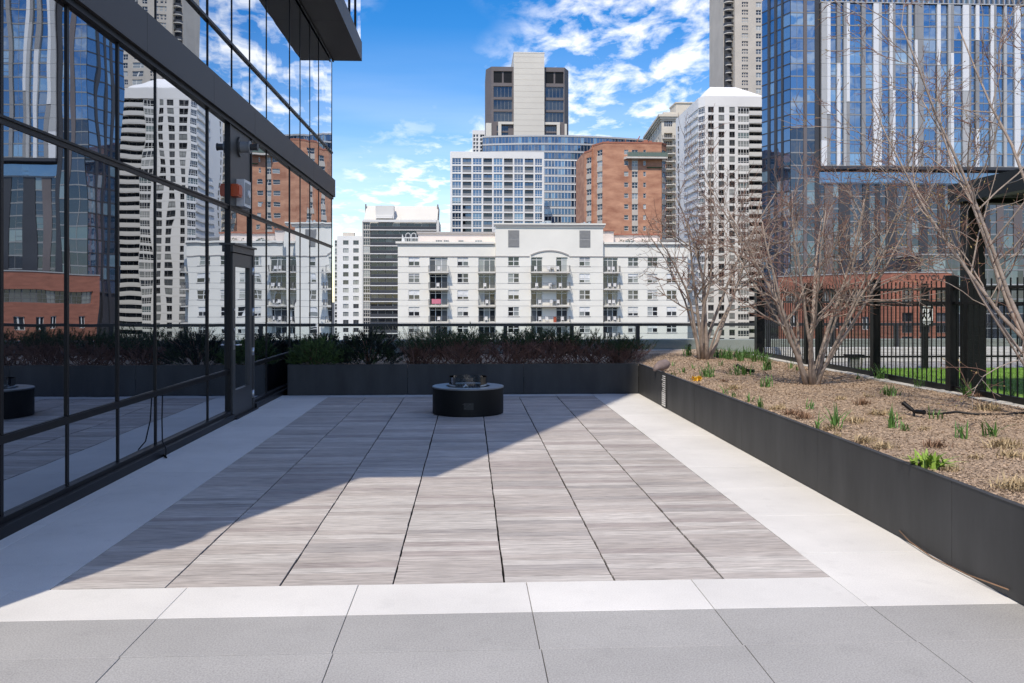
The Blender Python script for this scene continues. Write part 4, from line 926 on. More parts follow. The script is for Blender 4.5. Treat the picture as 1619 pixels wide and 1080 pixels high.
# ---- F: slim white slab far behind
Q = Front(520, 757); YY = 520; cf = thing('apartment_slab', 'slim white far tower of dark square windows left of the grey tower', 'building', (Q.x(757), YY, STREET))
f_ = Facade((Q.x(747), YY), (Q.x(768), YY), STREET, Q.z(206)); mb = MB()
for k in range(6):
    for px in (748.3, 753, 759):
        w, h = (3.3 if px < 758 else 7) * Q.mpp, 4.4 * Q.mpp; u = Q.x(px) - Q.x(747); z = Q.z(217) - k * 6.0 * Q.mpp; f_.hole(u, u + w, z, z + h, .6); f_.put('window', window_mesh(w, h, 1 if px < 758 else 2, 1, .15, .2, ('sash', 'dark_glass'), .5), cf, u, z)
f_.emit(mb); mb.box(Q.x(747), Q.x(768), YY + .61, YY + 20, STREET, Q.z(206) - .02); part('wall', mb, 'white2', cf)

# ---- G: brick tower
Q = Front(236, 1003); YY = 236; cg = thing('brick_tower', 'orange brick apartment tower with bay fronts and a rooftop terrace', 'building', (Q.x(1003), YY, STREET))
zt_ = Q.z(224.8); p3 = (Q.x(953.6), YY); p2 = (Xat(937.6, YY + 4.6), YY + 4.6); p2b = (Xat(935.6, YY + 4.4), YY + 4.4); p1 = (Xat(924.0, YY + 8), YY + 8.0); p0 = (Xat(918.5, YY + 14), YY + 14); q1 = (Q.x(1046), YY); q2 = (Xat(1053.5, YY + 2.6), YY + 2.6)
mb = MB(); ph = 17.22 * Q.mpp
def bw_(f_, u, w, z, h, cols=2, rows=2, name='window', mats=('sash', 'condo_glass')):
    f_.hole(u, u + w, z, z + h, .25); return f_.put(name, window_mesh(w, h, cols, rows, .08, .09, mats, .22), cg, u, z)
fm = Facade(p3, q1, STREET, zt_); fA = Facade(p2, p3, STREET, zt_ - .02); fB = Facade(p1, p2b, STREET, Q.z(233)); fC = Facade(q1, q2, STREET, zt_ - .02); fD = Facade(p0, p1, STREET, Q.z(233) - .02)
sp = []
for k in range(12):
    z = Q.z(244.3) - k * ph; h = 7.4 * Q.mpp; h2 = 9.2 * Q.mpp
    for a, w, c, big in ((986.8, 6.8, 1, 0), (999.0, 9.6, 2, 1), (1017.0, 4.4, 1, 0)):
        bw_(fm, Q.x(a) - p3[0], w * Q.mpp, z - (.3 if big else 0), h2 if big else h, c)
        if big: fm.put('spandrel', box_mesh('spandrel', 0, w * Q.mpp, -.05, .0, 0, ph - h2 - .05, 'beige'), cg, Q.x(a) - p3[0], z - .3 - (ph - h2) + .02)
    bw_(fA, fA.len * .40, fA.len * .52, z - .2, h2, 2); fA.put('spandrel', box_mesh('spandrel', 0, fA.len * .52, -.05, 0, 0, ph - h2 - .05, 'beige'), cg, fA.len * .40, z - .2 - (ph - h2) + .02)
    bw_(fB, fB.len * .28, fB.len * .66, z - .2 - 8 * Q.mpp, h2, 2); fB.put('spandrel', box_mesh('spandrel', 0, fB.len * .66, -.05, 0, 0, ph - h2 - .05, 'beige'), cg, fB.len * .28, z - .2 - 8 * Q.mpp - (ph - h2) + .02)
    bw_(fC, .35, fC.len - .6, z - .2, h2, 2); fC.put('spandrel', box_mesh('spandrel', 0, fC.len - .6, -.05, 0, 0, ph - h2 - .05, 'beige'), cg, .35, z - .2 - (ph - h2) + .02)
for f_ in (fm, fA, fB, fC, fD): f_.emit(mb)
for a, c, zz in ((p2b, p2, zt_ - .03), (q2, (q2[0], YY + 26), zt_ - .03), ((p0[0], YY + 26), p0, Q.z(233))): mb.quad((*a, STREET), (*c, STREET), (*c, zz), (*a, zz))
roofpoly(mb, [p2, p3, q1, q2, (q2[0], YY + 26), (p2[0], YY + 26)], zt_ - .05, 1); roofpoly(mb, [p0, p1, p2b, p2, (p2[0], YY + 26), (p0[0], YY + 26)], Q.z(233) - .05, 1); mb.quad((p2[0], p2[1], Q.z(234)), (p2[0], YY + 26, Q.z(234)), (p2[0], YY + 26, zt_), (p2[0], p2[1], zt_))
mb.box(p3[0] + .3, q1[0] - .1, YY + .3, YY + 25, STREET, zt_ - .3)
part('wall', mb, ['brick', 'roofing'], cg)
b = MB()
for f_, zz in ((fm, zt_), (fA, zt_ - .02), (fC, zt_ - .02), (fB, Q.z(233))):
    a, c = f_.pt(-.05, zz, .08), f_.pt(f_.len + .05, zz, .08); a2, c2 = f_.pt(-.05, zz, -.35), f_.pt(f_.len + .05, zz, -.35)
    for za, zb in ((-.42, .05),): b.quad(a + Vector((0, 0, za)), c + Vector((0, 0, za)), c + Vector((0, 0, zb)), a + Vector((0, 0, zb))); b.quad(a + Vector((0, 0, zb)), c + Vector((0, 0, zb)), c2 + Vector((0, 0, zb)), a2 + Vector((0, 0, zb)))
part('coping', b, 'brick2', cg)
b = MB(); b.box(Q.x(968), Q.x(1022), YY + 6, YY + 14, zt_, Q.z(218.5)); part('penthouse', b, 'condo_pink', cg)
b = MB(); b.box(Q.x(962), Q.x(966), YY + 3, YY + 6, zt_, Q.z(220.5)); b.box(Q.x(1023), Q.x(1029), YY + 4, YY + 7, zt_, Q.z(217)); b.tube([(Q.x(992), YY + 3, zt_), (Q.x(992), YY + 3, Q.z(217))], .12, 5); b.tube([(Q.x(1010), YY + 3, zt_), (Q.x(1011), YY + 3, Q.z(219)), (Q.x(1015), YY + 3, Q.z(212))], .15, 5); b.box(Q.x(1031), Q.x(1036), YY + 4, YY + 7, zt_, Q.z(218)); part('roof_units', b, 'brick2', cg)
# corner roof terrace hung on the top floors
b = MB(); x0, x1 = Q.x(990), Q.x(1053); ya = YY - 2.0; b.box(x0, x1, ya, YY - .06, Q.z(252), Q.z(249.6)); b.add([(Q.x(986), YY - .06, Q.z(252.5)), (x0, ya, Q.z(252)), (x0, ya, Q.z(248.6)), (Q.x(986), YY - .06, Q.z(248.6)), (x0, YY - .06, Q.z(251))], [(0, 1, 2, 3), (0, 4, 1)]); tr_ = part('terrace_slab', b, 'slabw', cg)
b = MB()
for z_ in (Q.z(241.5), Q.z(248.9)): b.box(x0, x1, ya, ya + .06, z_ - .06, z_)
x = x0
while x < x1: b.box(x, x + .07, ya + .01, ya + .05, Q.z(249), Q.z(241.5)); x += .55
b.box(x0, x1, ya + .09, ya + .10, Q.z(249.3), Q.z(242.5)); part('terrace_rail', b, 'green', cg)
b = MB(); b.box(Q.x(1023), Q.x(1046), YY - .35, YY - .06, Q.z(265.5), Q.z(264)); part('planter_shelf', b, 'planty', cg)

# ---- H: cream classical building behind the brick one
Q = Front(335, 1058); YY = 335; ch = thing('cream_building', 'cream stone building with a deep cornice between the brick tower and the white tower', 'building', (Q.x(1058), YY, STREET))
pa, pb_, pc = (Xat(1022, YY + 45), YY + 45), (Q.x(1046), YY), (Q.x(1080), YY); zt_ = Q.z(183); mb = MB()
f1 = Facade(pb_, pc, STREET, zt_); f2 = Facade(pa, pb_, STREET, zt_)
for k in range(18):
    z = Q.z(200.5) - k * 12.2 * Q.mpp * (1.5 if k == 0 else 1) - (0 if k == 0 else 6 * Q.mpp); u = Q.x(1050) - pb_[0]; w, h = 13.5 * Q.mpp, (10.0 if k == 0 else 8.5) * Q.mpp
    f1.hole(u, u + w, z, z + h, .4 if k == 0 else 1.4)
    f1.put('window', window_mesh(w, h, 4, 2, .15, .15, ('cream' if k else 'sash', 'dark_glass'), .35), ch, u, z, 0 if k == 0 else -1.0)
    if k: f1.put('balcony', box_mesh('balcony', -.8, w + .8, -1.4, -.02, -.35, .0, 'slabw'), ch, u, z); f1.put('railing', railing_mesh(w + 1.4, 1.0, 1.3, 'rail', .3, .06), ch, u - .7, z + .001)
    for j in range(6):
        uu = 3 + j * (f2.len - 6) / 6; f2.hole(uu, uu + 2.2, z, z + h * .9, .4); f2.put('window', window_mesh(2.2, h * .9, 2, 2, .12, .12, ('sash', 'dark_glass'), .35), ch, uu, z)
f1.emit(mb); f2.emit(mb); roofpoly(mb, [pa, pb_, pc, (pc[0], YY + 45)], zt_ - .1, 0); part('wall', mb, 'cream', ch)
b = MB()
for f_ in (f1, f2):
    for o_, za, zb in ((1.4, -.6, .3), (.9, -1.4, -.6), (.4, -2.1, -1.4)):
        a, c = f_.pt(-o_, 0, o_), f_.pt(f_.len + o_, 0, o_); b.quad((a.x, a.y, zt_ + za), (c.x, c.y, zt_ + za), (c.x, c.y, zt_ + zb), (a.x, a.y, zt_ + zb)); a2, c2 = f_.pt(0, 0, 0), f_.pt(f_.len, 0, 0); b.quad((a2.x, a2.y, zt_ + za), (c2.x, c2.y, zt_ + za), (c.x, c.y, zt_ + za), (a.x, a.y, zt_ + za)); b.quad((a.x, a.y, zt_ + zb), (c.x, c.y, zt_ + zb), (c2.x, c2.y, zt_ + zb), (a2.x, a2.y, zt_ + zb))
part('cornice', b, 'cream', ch)
b = MB(); b.prism([(pb_[0] + 1, YY + 1.5), (pc[0], YY + 1.5), (pc[0], YY + 40), (pa[0] + 2, YY + 43)], zt_ - .05, Q.z(176)); part('attic', b, 'cream', ch)
b = MB(); b.box(Q.x(1078), Q.x(1106), YY + 10, YY + 20, zt_, Q.z(154)); b.box(Q.x(1077), Q.x(1107), YY + 9.6, YY + 20.4, Q.z(154), Q.z(152)); part('roof_turret', b, 'cream', ch)

# ---- I: white apartment tower
Q = Front(290, 1150); YY = 290; ci = thing('white_tower', 'white apartment tower with a hipped white roof left of the blue glass tower', 'building', (Q.x(1150), YY, STREET))
zt_ = Q.z(152); mb = MB(); ph = 13.05 * Q.mpp; x3 = Q.x(1114.4); c0 = (Xat(1104.2, YY + 3.0), YY + 3.0); cB = (Xat(1068.5, YY + 38), YY + 38); xe = Q.x(1238)
fF = Facade((x3, YY), (Q.x(1166.7), YY), STREET, zt_); fL = Facade(cB, c0, STREET, zt_); NRW = 29
wf = [(1119.5, 9.2), (1136.1, 9.2), (1153.1, 9.0)]
for k in range(NRW):
    zb = Q.z(178.2) - k * ph; h = 9.2 * Q.mpp
    for px, w in wf: u = Q.x(px) - x3; fF.hole(u, u + w * Q.mpp, zb, zb + h, .2); fF.put('window', window_mesh(w * Q.mpp, h, 2, 2, .09, .1, ('rail', 'condo_glass'), .18, hsplit=[.25]), ci, u, zb)
    for t0, t1 in ((.09, .16), (.27, .34)):
        fL.hole(fL.len * t0, fL.len * t1, zb, zb + h, .2); fL.put('window', window_mesh(fL.len * (t1 - t0), h, 2, 1, .09, .1, ('rail', 'condo_glass'), .18), ci, fL.len * t0, zb)
    fL.hole(fL.len * .42, fL.len * .985, zb - .5, zb + h + .15, 1.6)
    for j in range(3): fL.put('balcony_door', window_mesh(fL.len * .565 / 3, h + .6, 2, 1, .2, .8 if j == 1 else .4, ('white', 'dark_glass'), .1), ci, fL.len * (.42 + .565 * j / 3), zb - .5, -1.5)
    fL.put('railing', box_mesh('railing', 0, fL.len * .565, -.35, -.2, 0, 1.15, 'white'), ci, fL.len * .42, zb - .5)
    # chamfer bay and right bay glazing
    d_ = math.atan2(YY - c0[1], x3 - c0[0]); wl_ = math.hypot(x3 - c0[0], YY - c0[1])
    put('bay_window', window_mesh(wl_, ph - .75, 4, 2, .12, .12, ('sash', 'deep_glass'), .1, hsplit=[.35]), ci, (c0[0], c0[1], zb - .3), d_)
    put('bay_slab', box_mesh('bay_slab', 0, wl_, -.12, .5, -.75, 0, 'white'), ci, (c0[0], c0[1], zb - .3), d_)
    r0, r1, r2 = Q.x(1166.7), Q.x(1184.6), Q.x(1238)
    dd = math.atan2(2.6, r1 - r0); put('bay_window', window_mesh((r1 - r0) * 1.0, ph - .75, 4, 2, .12, .14, ('sash', 'condo_glass' if k % 3 else 'deep_glass'), .1, hsplit=[.3]), ci, (r0, YY + .15, zb - .3), 0)
    put('bay_slab', box_mesh('bay_slab', 0, r1 - r0, -.02, .5, -.75, 0, 'white'), ci, (r0, YY + .15, zb - .3))
    put('balcony', box_mesh('balcony', 0, r2 - r1, -.05, 1.9, -.3, 0, 'white'), ci, (r1, YY + .4, zb - .3))
    put('railing', railing_mesh(r2 - r1, 1.1, .05, 'white2', .5, .08, panel='offwhite'), ci, (r1, YY + .35, zb - .298))
    put('balcony_door', window_mesh(r2 - r1, ph - .4, 5, 1, .1, .25, ('rail', 'dark_glass'), .05), ci, (r1, YY + 2.2, zb - .25))
fF.emit(mb); fL.emit(mb, back=0)
mb.box(x3 + .1, Q.x(1166.7), YY + .3, YY + 30, STREET, zt_ - .02); mb.box(Q.x(1166.7), xe, YY + 2.4, YY + 30, STREET, zt_ - .02); mb.box(c0[0] + .4, x3 + .1, YY + 3.2, YY + 30, STREET, zt_ - .02)
mb.prism([(c0[0], c0[1]), (x3, YY), (x3, YY + 6), (c0[0], YY + 6)], Q.z(168.5), zt_); mb.box(Q.x(1166.7), xe, YY, YY + 3, Q.z(168.3), zt_ - .01)
mb.quad((*cB, STREET), (*c0, STREET), (c0[0], c0[1], zt_), (*cB, zt_)) if False else None
part('wall', mb, 'white', ci)
b = MB()
for k in range(NRW + 1):
    z = Q.z(167.5) - k * ph; b.box(x3 + .02, Q.x(1166.7) - .02, YY - .02, YY + .02, z - .08, z)
part('floor_joint', b, 'offwhite', ci)
b = MB(); rb = [(Q.x(1118), YY + 1.5), (Q.x(1207), YY + 1.5), (Q.x(1207), YY + 26), (Q.x(1118), YY + 26)]; rt = [(Q.x(1137), YY + 11), (Q.x(1179), YY + 11), (Q.x(1179), YY + 17), (Q.x(1137), YY + 17)]
b.prism(rb, zt_ - .01, Q.z(149)); zr = Q.z(130); zz = Q.z(149)
b.add([(*p, zz) for p in rb] + [(*p, zr + 1.0) for p in rt], [(0, 1, 5, 4), (1, 2, 6, 5), (2, 3, 7, 6), (3, 0, 4, 7), (4, 5, 6, 7)]); part('roof', b, 'white', ci)

# ---- J: tall beige stone tower
Q = Front(390, 1175); YY = 390; cj = thing('stone_tower', 'very tall beige stone tower with curved corner balconies behind the white tower', 'building', (Q.x(1175), YY, STREET))
zT = Q.z(-190); f_ = Facade((Q.x(1162), YY), (Q.x(1226), YY), STREET, zT); fl = Facade((Xat(1137.5, YY + 26), YY + 26), (Q.x(1150), YY + 5), STREET, Q.z(70)); fl2 = Facade((Xat(1143, YY + 18), YY + 18), (Q.x(1151), YY + 5.5), Q.z(70), zT); mb = MB(); ph = 12.4 * Q.mpp
for k in range(31):
    zb = Q.z(12 - 150) - k * ph
    for px, w, c in ((1173, 10, 3), (1195.3, 8.4, 2), (1212, 8, 2)): u = Q.x(px) - Q.x(1162); f_.hole(u, u + w * Q.mpp, zb, zb + 7.8 * Q.mpp, .4); f_.put('window', window_mesh(w * Q.mpp, 7.8 * Q.mpp, c, 2, .1, .45 if c == 3 else .15, ('beige' if c == 3 else 'sash', 'condo_glass'), .35), cj, u, zb)
    fq = fl if zb < Q.z(75) else fl2
    for j in range(3): u = fq.len * (.08 + .3 * j); fq.hole(u, u + 2.4, zb, zb + 1.7, .4); fq.put('window', window_mesh(2.4, 1.7, 2, 1, .1, .1, ('rail', 'dark_glass'), .35), cj, u, zb)
f_.emit(mb); fl.emit(mb); fl2.emit(mb); roofpoly(mb, [(Xat(1137.5, YY + 26), YY + 26), (Q.x(1150), YY + 5), (Q.x(1160), YY + 8), (Q.x(1160), YY + 26)], Q.z(70) - .01); mb.box(Q.x(1162) + .05, Q.x(1226), YY + .5, YY + 30, STREET, zT - .05); mb.box(Q.x(1150.5), Q.x(1162) + .1, YY + 6.5, YY + 30, STREET, zT - .05)
part('wall', mb, 'beige', cj)
for k in range(30):
    z = Q.z(13 - 150) - k * ph - .2; big = z > Q.z(58); xc_, r = Q.x(1156.5), (6.4 if big else 4.0) * Q.mpp * 1.35; b = MB()
    arc = [(xc_ + r * math.cos(a), YY + 4 + r * math.sin(a)) for a in [math.pi + math.pi * t / 10 for t in range(11)]]
    b.prism(arc, z - .35, z); n = len(arc)
    for a, c in zip(arc[:-1], arc[1:]): b.quad((*a, z), (*c, z), (*c, z + 1.1), (*a, z + 1.1), 1); b.quad((a[0] * .98 + xc_ * .02, a[1] + .08, z), (a[0] * .98 + xc_ * .02, a[1] + .08, z + 1.1), (c[0] * .98 + xc_ * .02, c[1] + .08, z + 1.1), (c[0] * .98 + xc_ * .02, c[1] + .08, z), 1)
    part('balcony', b, ['slabw', 'towdark'], cj)
b = MB(); b.box(Q.x(1151.5), Q.x(1161.8), YY + 5.5, YY + 6.5, STREET, zT - 1); part('dark_bay', b, 'towdark', cj)

# ---- K: big blue glass tower with white fins
Q = Front(215, 1400); YY = 215; ck = thing('glass_tower', 'huge blue glass tower with irregular white and grey vertical fins on the right', 'building', (Q.x(1400), YY, STREET))
T, Bm, pr = 6.0, 263.3, 20.1; xR = 1830
fins = [(1298, 1306.5, 'l', T, 222), (1298, 1306.5, 'w', 222, Bm), (1306.8, 1312, 'w', T, 182), (1306.8, 1312, 'g', 182, Bm), (1322.5, 1327.8, 'g', T, 101), (1322.5, 1327.8, 'w', 101, Bm), (1333, 1337.4, 'g', T, 60), (1333, 1337.4, 'l', 60, Bm), (1337.6, 1342.5, 'w', T, 162), (1337.6, 1342.5, 'g', 162, Bm),
        (1361.6, 1367.5, 'g', T, 263.3), (1380, 1388.2, 'w', T, Bm), (1388.4, 1393, 'l', T, 202), (1388.4, 1393, 'w', 202, Bm), (1405.5, 1410.3, 'w', T, 143), (1405.5, 1410.3, 'l', 143, Bm), (1410.5, 1414.5, 'g', T, 143), (1410.5, 1414.5, 'w', 143, Bm), (1435, 1440, 'l', T, Bm), (1445.5, 1449.6, 'w', 62, Bm), (1445.5, 1449.6, 'g', T, 62), (1449.8, 1459, 'g', T, Bm),
        (1480.5, 1486, 'w', T, 103), (1480.5, 1486, 'l', 103, Bm), (1498, 1502, 'l', T, Bm), (1502.2, 1506.8, 'g', T, 82), (1502.2, 1506.8, 'w', 82, Bm), (1521, 1530.8, 'w', T, 143), (1521, 1530.8, 'l', 143, Bm), (1531, 1534, 'g', T, Bm), (1541.5, 1547, 'w', T, 63), (1541.5, 1547, 'g', 63, 203), (1541.5, 1547, 'w', 203, Bm), (1565, 1570, 'w', T, 184), (1565, 1570, 'l', 184, Bm), (1570.2, 1574, 'g', T, Bm), (1586, 1590.5, 'l', T, Bm), (1603, 1612, 'w', T, Bm),
        (1628, 1634, 'g', T, 120), (1628, 1634, 'w', 120, Bm), (1650, 1656, 'w', T, Bm), (1656.2, 1662, 'l', T, Bm), (1684, 1690, 'w', T, 160), (1684, 1690, 'g', 160, Bm), (1706, 1716, 'w', T, Bm), (1738, 1743, 'l', T, Bm), (1760, 1768, 'w', T, Bm), (1790, 1796, 'g', T, Bm), (1815, 1824, 'w', T, Bm)]
for a, c, k_, ya, yb in fins:
    nm = {'w': 'finw', 'g': 'fing', 'l': 'finl'}[k_]; lo, hi = Q.z(yb), Q.z(ya)
    b = MB(); zz = Q.z(Bm)
    while zz < hi - .05:
        z0_, z1_ = max(lo, zz) + .012, min(hi, zz + pr * Q.mpp) - .035
        if z1_ - z0_ > .1: b.box(Q.x(a), Q.x(c), YY - .45, YY + .1, z0_, z1_)
        zz += pr * Q.mpp
    part('fin', b, nm, ck)
ux = sorted({(a, c) for a, c, *_ in fins}); merged = []
for a, c in ux:
    if merged and a - merged[-1][1] < 1.2: merged[-1][1] = max(c, merged[-1][1])
    else: merged.append([a, c])
gaps = [(m0[1] + .1, m1[0] - .1) for m0, m1 in zip(merged[:-1], merged[1:])]
def glazing(w, h, nx, gm, sill='slabg', sp=.32, side=0):
    """a storey of curtain wall: slab band at the foot, thin bars, one opening light"""
    def make():
        b = MB(); b.quad((0, .1, sp), (w, .1, sp), (w, .1, h), (0, .1, h), 1); b.box(0, w, .0, .12, 0, sp)
        for i in range(1, nx): b.box(w * i / nx - .03, w * i / nx + .03, .03, .11, sp, h)
        if side: x = w / nx * (side - 1); b.box(x + .04, x + w / nx - .04, .02, .09, sp + .12, sp + .2); b.box(x + .04, x + w / nx - .04, .02, .09, h * .45, h * .45 + .07)
        return b.mesh('window', [sill, gm])
    return cached(('glz', round(w, 2), round(h, 2), nx, gm, sill, sp, side), make)
kk = 0
rowh = pr * Q.mpp
for a, c in gaps:
    w = (c - a) * Q.mpp; nx = max(1, round(w / 1.55))
    for r_ in range(13):
        zb = Q.z(Bm) + r_ * rowh; h = rowh if r_ < 12 else Q.z(T) - zb
        if h < .5: continue
        put('window', glazing(w, h, nx, 'tower_glass', side=rnd.choice((0, 0, 1, nx))), ck, (Q.x(a), YY, zb), rz=R(rnd.gauss(0, .12)))
mb = MB(); mb.box(Q.x(1297.6), Q.x(xR), YY + .2, YY + 40, Q.z(Bm) - .3, Q.z(T)); mb.box(Q.x(1297), Q.x(xR), YY + 2.6, YY + 40, STREET, Q.z(Bm) - .31); part('wall', mb, 'towdark', ck)
b = MB(); b.box(Q.x(1297.6), Q.x(xR), YY - .5, YY + 2.29, Q.z(Bm) - .75, Q.z(Bm) - .02); part('soffit_edge', b, 'towdark', ck)
b = MB(); b.box(Q.x(1297.4), Q.x(xR), YY - .5, YY + .6, Q.z(T) + .01, Q.z(T) + .25); part('parapet', b, 'finl', ck)
# recessed glass crown
for k in range(60):
    a = 1298 + 8.4 * k
    if a > xR - 8: break
    put('crown_window', glazing(8.4 * Q.mpp, 9.0, 1, 'tower_glass', 'slabg', .1), ck, (Q.x(1298) + k * 8.4 * Q.mpp, YY + 4, Q.z(T) + .1)); put('crown_fin', box_mesh('crown_fin', -.09, .09, -.7, 0, 0, 9.0, 'finl'), ck, (Q.x(1298) + k * 8.4 * Q.mpp, YY + 4, Q.z(T) + .1))
b = MB(); b.box(Q.x(1297), Q.x(xR), YY + 4.2, YY + 38, Q.z(T), Q.z(T) + 9.0); part('crown_core', b, 'towdark', ck)
# lower storeys: a glazed strip, then dark piers and glass
zL = Q.z(270); yL = YY + 2.2
x = Q.x(1298)
while x < Q.x(xR) - 1:
    put('window', glazing(1.75, 3.1, 1, 'tower_glass', side=rnd.choice((0, 0, 0, 1))), ck, (x, yL, zL - 3.1)); x += 1.75
rg = random.Random(4); xs_ = []; x = 1298
while x < xR: g_ = rg.choice((9, 11, 16, 20)); xs_.append((x, x + g_)); x += g_ + rg.choice((8, 11, 14, 18))
for a, c in xs_:
    for r_ in range(10):
        put('window', glazing((c - a) * Q.mpp, rowh, max(1, round((c - a) * Q.mpp / 1.5)), 'deep_glass', 'slabg', .22, rg.choice((0, 1))), ck, (Q.x(a), yL, zL - 3.1 - (r_ + 1) * rowh))
for (a, c), (a2, c2) in zip(xs_[:-1], xs_[1:]):
    b = MB(); b.box(Q.x(c) + .01, Q.x(a2) - .01, yL - .1, yL + .05, zL - 3.1 - 10 * rowh, zL - 3.15); part('pier', b, 'towdark' if rg.random() < .7 else 'darkgrey', ck)
for r_ in range(1, 11):
    b = MB(); z = zL - 3.1 - (r_ - 1) * rowh; b.box(Q.x(1298), Q.x(xR), yL - .02, yL + .08, z - .1, z + .06); part('slab_line', b, 'slabg', ck)
# dark glass wing at the left corner
pf = (Q.x(1251), YY + .6); pe = (pf[0] - .342 * 11, pf[1] + .94 * 11)
fw = Facade(pf, (Q.x(1297), YY + .6), STREET, Q.z(-40)); fs_ = Facade(pe, pf, STREET, Q.z(-40))
mb = MB(); mb.box(pf[0] + .4, Q.x(1297.4), YY + .9, YY + 4, STREET, Q.z(-40)); mb.prism([(pe[0] + .3, pe[1] + .1), (pf[0] + .25, pf[1] + .2), (pf[0] + 24, YY + 39.9), (pe[0] + 12, YY + 39)], STREET, Q.z(-40)); part('wing_wall', mb, 'towdark', ck)
for r_ in range(-3, 27):
    zb = Q.z(42) - r_ * rowh; gm = 'tower_glass' if r_ < 8 else 'deep_glass'
    if r_ >= 21: break
    for a, c, nx in ((1251.5, 1271.5, 2), (1277.2, 1289.5, 1)):
        u = Q.x(a) - pf[0]; fw.put('window', glazing((c - a) * Q.mpp, rowh, nx, gm, 'slabg', .30, 0), ck, u, zb - rowh, .1)
    for t0, t1, gm2 in ((.0, .22, 'tower_glass'), (.30, .46, 'tower_glass'), (.54, .70, 'tower_glass'), (.76, .99, 'tower_glass')):
        fs_.put('window', glazing(fs_.len * (t1 - t0), rowh, 1 if t1 - t0 < .3 else 2, gm2, 'towdark', .28, 0), ck, fs_.len * t0, zb - rowh, .1)
for a, c, o_ in ((1271.6, 1277.1, .18), (1289.6, 1297, .05)):
    b = MB(); b.box(Q.x(a), Q.x(c), YY + .6 - o_, YY + .8, STREET, Q.z(-40)); part('pier', b, 'darkgrey' if a < 1280 else 'towdark', ck)
for t0, t1 in ((.22, .30), (.46, .54), (.70, .76)):
    a, c = fs_.pt(fs_.len * t0, 0, .2), fs_.pt(fs_.len * t1, 0, .2); a2, c2 = fs_.pt(fs_.len * t0, 0, -.1), fs_.pt(fs_.len * t1, 0, -.1); b = MB(); b.prism([(a.x, a.y), (c.x, c.y), (c2.x, c2.y), (a2.x, a2.y)], STREET, Q.z(-40)); part('pier', b, 'towdark', ck)

# ---- L: brick college building with lettering
Q = Front(178, 1455); YY = 178; cl = thing('college_building', 'low red brick building lettered LOYOLA beyond the picket fence', 'building', (Q.x(1455), YY, STREET))
pA, pB, pC = (Q.x(1322), YY + 34), (Q.x(1409), YY), (Q.x(1505), YY); zt_ = Q.z(431); mb = MB()
f1 = Facade(pB, pC, STREET, zt_); f2 = Facade(pA, pB, STREET, zt_)
for px, w in ((1426.3, 17.5), (1453.8, 17.7), (1481.3, 17.5)):
    u = Q.x(px) - pB[0]
    for ya, yb in ((454.6, 485), (494.5, 509), (512, 526.5), (532, 548)):
        f1.hole(u, u + w * Q.mpp, Q.z(yb), Q.z(ya), .45); f1.put('window', window_mesh(w * Q.mpp, (yb - ya) * Q.mpp, 3, 2 if yb - ya > 20 else 1, .08, .08, ('rail', 'dark_glass'), .4, hsplit=[.3] if yb - ya > 20 else None), cl, u, Q.z(yb))
u0, u1 = f2.len * .06, f2.len * .80; f2.hole(u0, u1, Q.z(480), Q.z(459.5), .5); n = 9
for j in range(n): w = (u1 - u0) / n; f2.put('window', window_mesh(w - .02, 20.5 * Q.mpp, 2, 3, .08, .08, ('rail', 'dark_glass'), .45), cl, u0 + j * w, Q.z(480))
for j in range(6):
    u = f2.len * (.12 + .13 * j); f2.hole(u, u + 2.2, Q.z(523), Q.z(502), .35); f2.put('window', window_mesh(2.2, 21 * Q.mpp, 2, 1, .1, .3, ('sash', 'dark_glass'), .3), cl, u, Q.z(523))
f1.emit(mb); f2.emit(mb); mb.quad((*pC, STREET), (pC[0], YY + 34, STREET), (pC[0], YY + 34, zt_), (*pC, zt_)); roofpoly(mb, [pA, pB, pC, (pC[0], YY + 34)], zt_ - .02, 1); part('wall', mb, ['brick2', 'roofing'], cl)
b = MB()
for f_ in (f1, f2):
    a, c = f_.pt(-.1, 0, .12), f_.pt(f_.len + .1, 0, .12); a2, c2 = f_.pt(-.1, 0, -.3), f_.pt(f_.len + .1, 0, -.3); b.quad((a.x, a.y, zt_ - .05), (c.x, c.y, zt_ - .05), (c.x, c.y, zt_ + .18), (a.x, a.y, zt_ + .18)); b.quad((a.x, a.y, zt_ + .18), (c.x, c.y, zt_ + .18), (c2.x, c2.y, zt_ + .18), (a2.x, a2.y, zt_ + .18))
part('coping', b, 'finl', cl)
for px in (1417.5, 1420.5, 1446.5, 1449.5, 1474, 1477):
    b = MB(); b.box(Q.x(px), Q.x(px) + .18, YY - .06, YY + .02, Q.z(548), Q.z(446.5)); part('pilaster', b, 'brick2', cl)
cu = bpy.data.curves.new('lettering', 'FONT'); cu.body = 'LOYOLA'; cu.size = 1.5; cu.extrude = .05; cu.space_character = 1.28; cu.materials.append(M['letter'])
tmp = bpy.data.objects.new('lettering_curve', cu); COL.objects.link(tmp); dg = bpy.context.evaluated_depsgraph_get(); lme = bpy.data.meshes.new_from_object(tmp.evaluated_get(dg)); bpy.data.objects.remove(tmp); lme.name = 'lettering'
lt = bpy.data.objects.new('lettering', lme); COL.objects.link(lt); lt.parent = cl; lt.location = Vector((Q.x(1446), YY - .08, Q.z(442.5))) - ROOT['college_building']; lt.rotation_euler = (R(90), 0, 0); lt['label'] = 'dark bronze letters LOYOLA along the brick parapet'
